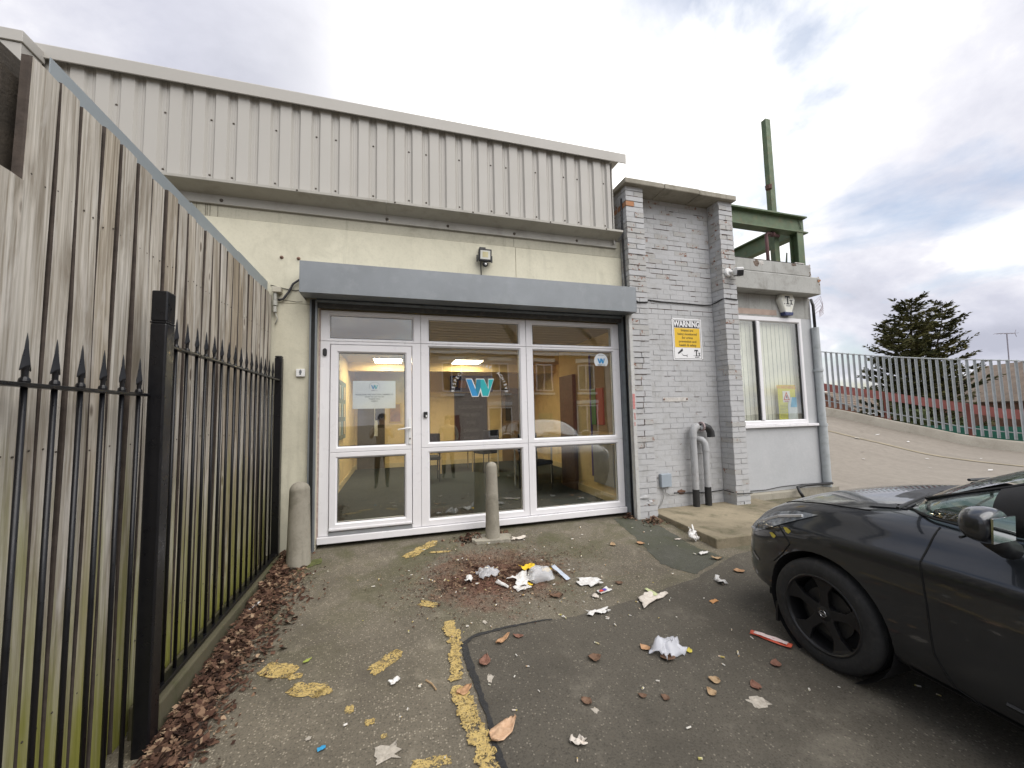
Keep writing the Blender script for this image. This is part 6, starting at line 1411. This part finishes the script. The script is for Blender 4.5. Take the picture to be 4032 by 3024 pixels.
# uncountable litter
def frag(q, x, y, z, s, rg, flatn=.5):
    t = rg.uniform(0, 6.28); tl = rg.uniform(-flatn, flatn); a = Vector((math.cos(t), math.sin(t), tl*.6))*s; b = Vector((-math.sin(t), math.cos(t), rg.uniform(-flatn, flatn)))*s*rg.uniform(.3, .7)
    c = Vector((x, y, z)); k = Vector((0, 0, s*rg.uniform(.0, .35)))
    q.add([c-a, c-b*.9+k*.3, c+a*.9+k, c+b+k*.6], [(0,1,2),(0,2,3)])
LITM = Mat('leaf_litter', .9, 0, .2); vL = LITM.coord('World'); cL = LITM.voro(34, vL, out='Color'); spL = LITM.n('ShaderNodeSeparateColor'); LITM.l(cL, spL.inputs[0])
LITM.col(LITM.ramp(spL.outputs[0], [(0, (.032,.018,.013)), (.35, (.075,.038,.026)), (.65, (.12,.068,.045)), (.88, (.20,.125,.08)), (1, (.36,.26,.17))])); LITM = LITM.m
rg = random.Random(99); q = MB()
for _ in range(8500):     # reddish mulch patch
    a = rg.uniform(0, 6.28); r_ = abs(rg.gauss(0, .42)); 
    if r_ > 1.15: continue
    x, y = .86+.92*r_*math.cos(a)+.10*math.sin(3*a), 3.60+.74*r_*math.sin(a); frag(q, x, y, gz(x, y)+rg.uniform(.004, .016), rg.uniform(.004, .014), rg, .35)
for _ in range(1500):
    x, y = rg.gauss(1.15, .5), rg.gauss(3.75, .30)
    if y < 4.6: frag(q, x, y, gz(x, y)+rg.uniform(.004, .012), rg.uniform(.004, .011), rg, .3)
o = q.build('leaf_mulch', LITM); o['kind'] = 'stuff'; o['label'] = 'trodden reddish leaf mulch in front of the middle window'; o['category'] = 'leaf litter'
q = MB()
for _ in range(6500):     # drift along the fence kerb
    y = rg.uniform(1.9, 4.62); wd = .20+.10*math.sin(y*2.2)+.10*sstep(3.4, 2.2, y); x = -1.085+abs(rg.gauss(0, wd*.55)); k = math.exp(-((x+1.09)/.12)**2)
    frag(q, x, y, gz(x, y)+rg.uniform(.004, .015)+rg.random()*.05*k, rg.uniform(.005, .022) if rg.random() < .93 else rg.uniform(.028, .045), rg, .8)
for cx, cy, n, s in ((.84,4.50,230,.09),(1.17,4.60,70,.05),(3.14,4.38,140,.075),(2.93,4.62,90,.05),(-1.0,4.5,150,.08)):
    for _ in range(n): x, y = rg.gauss(cx, s), rg.gauss(cy, s*.7); y = min(y, 4.64); frag(q, x, y, gz(x, y)+rg.random()*.07*math.exp(-((x-cx)**2+(y-cy)**2)/(s*s*1.5))+.004, rg.uniform(.010, .030), rg, 1.0)
SOIL = plain('damp_leaf_soil', (.045,.030,.022), .95, var=.5, scale=30, bump=.8, bscale=60, kind='World')
flat('soil_strip', [(-1.104,1.5),(-1.104,4.62),(-.95,4.62),(-.97,4.25),(-.99,3.9),(-.98,3.35),(-.94,2.9),(-.90,2.6),(-.88,2.35),(-.92,2.0),(-.95,1.5)], SOIL, .0035, ground, wob=.03, sub=.05, seed=6)
o = q.build('leaf_drift', LITM); o['kind'] = 'stuff'; o['label'] = 'brown leaf drift along the fence kerb and shop front corners'; o['category'] = 'leaf litter'
CRM = Mat('crumbs', .8); vC = CRM.coord('World'); cC = CRM.voro(55, vC, out='Color'); sC = CRM.n('ShaderNodeSeparateColor'); CRM.l(cC, sC.inputs[0]); CRM.col(CRM.ramp(sC.outputs[0], [(0, (.55,.52,.46)), (.4, (.68,.66,.62)), (.6, (.48,.30,.14)), (.8, (.40,.36,.10)), (1, (.70,.69,.66))])); CRM = CRM.m
q = MB()
for _ in range(170):
    u = rg.random(); x, y = (rg.gauss(1.0, .55), rg.gauss(3.4, .45)) if u < .45 else (rg.uniform(-.9, 3.0), rg.uniform(1.5, 4.5))
    s = rg.uniform(.003, .008); t = rg.uniform(0, 3.14); L = s*rg.uniform(.8, 2.6); z = gz(x, y)+.012
    q.tube([(x-L*math.cos(t), y-L*math.sin(t), z), (x+L*math.cos(t), y+L*math.sin(t), z)], s*.7, 5)
o = q.build('litter_crumbs', CRM); o['kind'] = 'stuff'; o['label'] = 'scattered cigarette ends and paper crumbs over the yard'; o['category'] = 'litter'
q = MB(); 
for _ in range(24):
    v = rg.uniform(.2, .7); u = rg.uniform(.2, .9); a, b = spl(INN, v), spl(OUT, v); p_ = lerp(a, b, u); frag(q, p_[0], p_[1], p_[2]+.02, rg.uniform(.03, .09), rg, .1)
o = q.build('ramp_litter', PAP); o['kind'] = 'stuff'; o['label'] = 'pale scraps of paper scattered on the ramp'; o['category'] = 'litter'

# ================================================================== PEOPLE (only mirrored in the glass)
def person(label, x, y, rz, coat, trous, skin, hair, arms):
    z0 = gz(x, y); t = thing('person', label, 'person', (x, y, z0), rz)
    V = []; E = []; RD = []
    def j(p, r): V.append(p); RD.append(r); return len(V)-1
    def e(a, b): E.append((a, b))
    pel = j((0,0,.95),(.155,.11)); wa = j((0,0,1.10),(.14,.10)); ch = j((0,.01,1.32),(.17,.115)); nk0 = j((0,0,1.46),(.075,.07)); nk = j((0,.01,1.53),(.055,.058)); hd_ = j((0,.02,1.62),(.075,.09)); tp = j((0,.01,1.72),(.06,.075))
    for a, b in ((pel,wa),(wa,ch),(ch,nk0),(nk0,nk),(nk,hd_),(hd_,tp)): e(a, b)
    for s in (-1, 1):
        h = j((s*.09,0,.88),(.085,.09)); k = j((s*.115,.01,.50),(.06,.065)); an = j((s*.125,-.01,.10),(.042,.045)); to = j((s*.14,.13,.035),(.04,.03)); e(pel, h); e(h, k); e(k, an); e(an, to)
        sh = j((s*.20,0,1.42),(.062,.062)); e(ch, sh); el_, wr, ha = arms[0 if s < 0 else 1]
        el_ = j(el_, (.047,.047)); wr = j(wr, (.033,.033)); ha = j(ha, (.036,.022)); e(sh, el_); e(el_, wr); e(wr, ha)
    me = bpy.data.meshes.new('body'); me.from_pydata(V, E, []); o = bpy.data.objects.new('body', me); COL.objects.link(o); o.parent = t
    sk = o.modifiers.new('skin', 'SKIN'); sk.use_smooth_shade = True
    for i, r_ in enumerate(RD): me.skin_vertices[0].data[i].radius = r_
    me.skin_vertices[0].data[0].use_root = True
    su = o.modifiers.new('sub', 'SUBSURF'); su.levels = 1; su.render_levels = 2
    m = Mat('person_'+coat[0]); zp = m.axis(2, 'Object')
    m.col(m.mix(m.ramp(m.math('MULTIPLY', zp, .5), [(.484, 0), (.486, 1)]), m.mix(m.ramp(m.math('MULTIPLY', zp, .5), [(.75, 0), (.752, 1)]), trous, coat[1]) if False else trous, coat[1]))
    c1 = m.mix(m.ramp(m.math('MULTIPLY', zp, .5), [(.040, 0), (.042, 1)]), (.02,.02,.02), trous); c2 = m.mix(m.ramp(m.math('MULTIPLY', zp, .5), [(.47, 0), (.472, 1)]), c1, coat[1]); c3 = m.mix(m.ramp(m.math('MULTIPLY', zp, .5), [(.752, 0), (.754, 1)]), c2, skin); m.col(c3)
    me.materials.append(m.m)
    MB().ball((0,-.005,1.68),(.092,.105,.10),14,10).build('hair', plain('hair_'+coat[0], hair, .8), t, True, local=True)
    for s in (-1, 1): MB().ball((s*.033,.105,1.655),(.012,.008,.008),8,6).build('eye', WHITE, t, True, local=True); MB().ball((s*.088,.0,1.64),(.014,.025,.034),8,6).build('ear', plain('skin_'+coat[0], skin, .6), t, True, local=True)
    MB().ball((0,.122,1.63),(.014,.02,.024),8,6).build('nose', plain('skin_'+coat[0], skin, .6), t, True, local=True); MB().box(-.022,.022,.098,.106,1.582,1.592).build('mouth', plain('lip_'+coat[0], (.35,.14,.12), .6), t, local=True)
    return t
person('photographer in pale coat and dark trousers mirrored in the door glass', -.30, -.50, 0, ('beige', (.48,.40,.30)), (.02,.02,.025), (.5,.33,.25), (.06,.04,.03), [((-.25,.12,1.20),(-.12,.36,1.40),(-.06,.42,1.44)), ((.25,.12,1.20),(.12,.36,1.40),(.06,.42,1.44))])
person('second person in dark trousers mirrored in the middle window', 1.45, -1.75, R(15), ('grey', (.40,.34,.27)), (.03,.03,.035), (.5,.33,.25), (.10,.07,.05), [((-.27,.02,1.15),(-.22,.16,.95),(-.20,.22,.88)), ((.27,.02,1.15),(.22,.16,.95),(.20,.22,.88))])
ph = thing('phone', 'dark phone held up by the photographer', 'phone', (-.31, -.04, 1.12)); ph.location = (-.31, -.06, gz(0,-.5)+1.44)
MB().box(-.075,.075,-.004,.004,0,.075).build('shell', BLKPL, ph, local=True, bevel=.003)
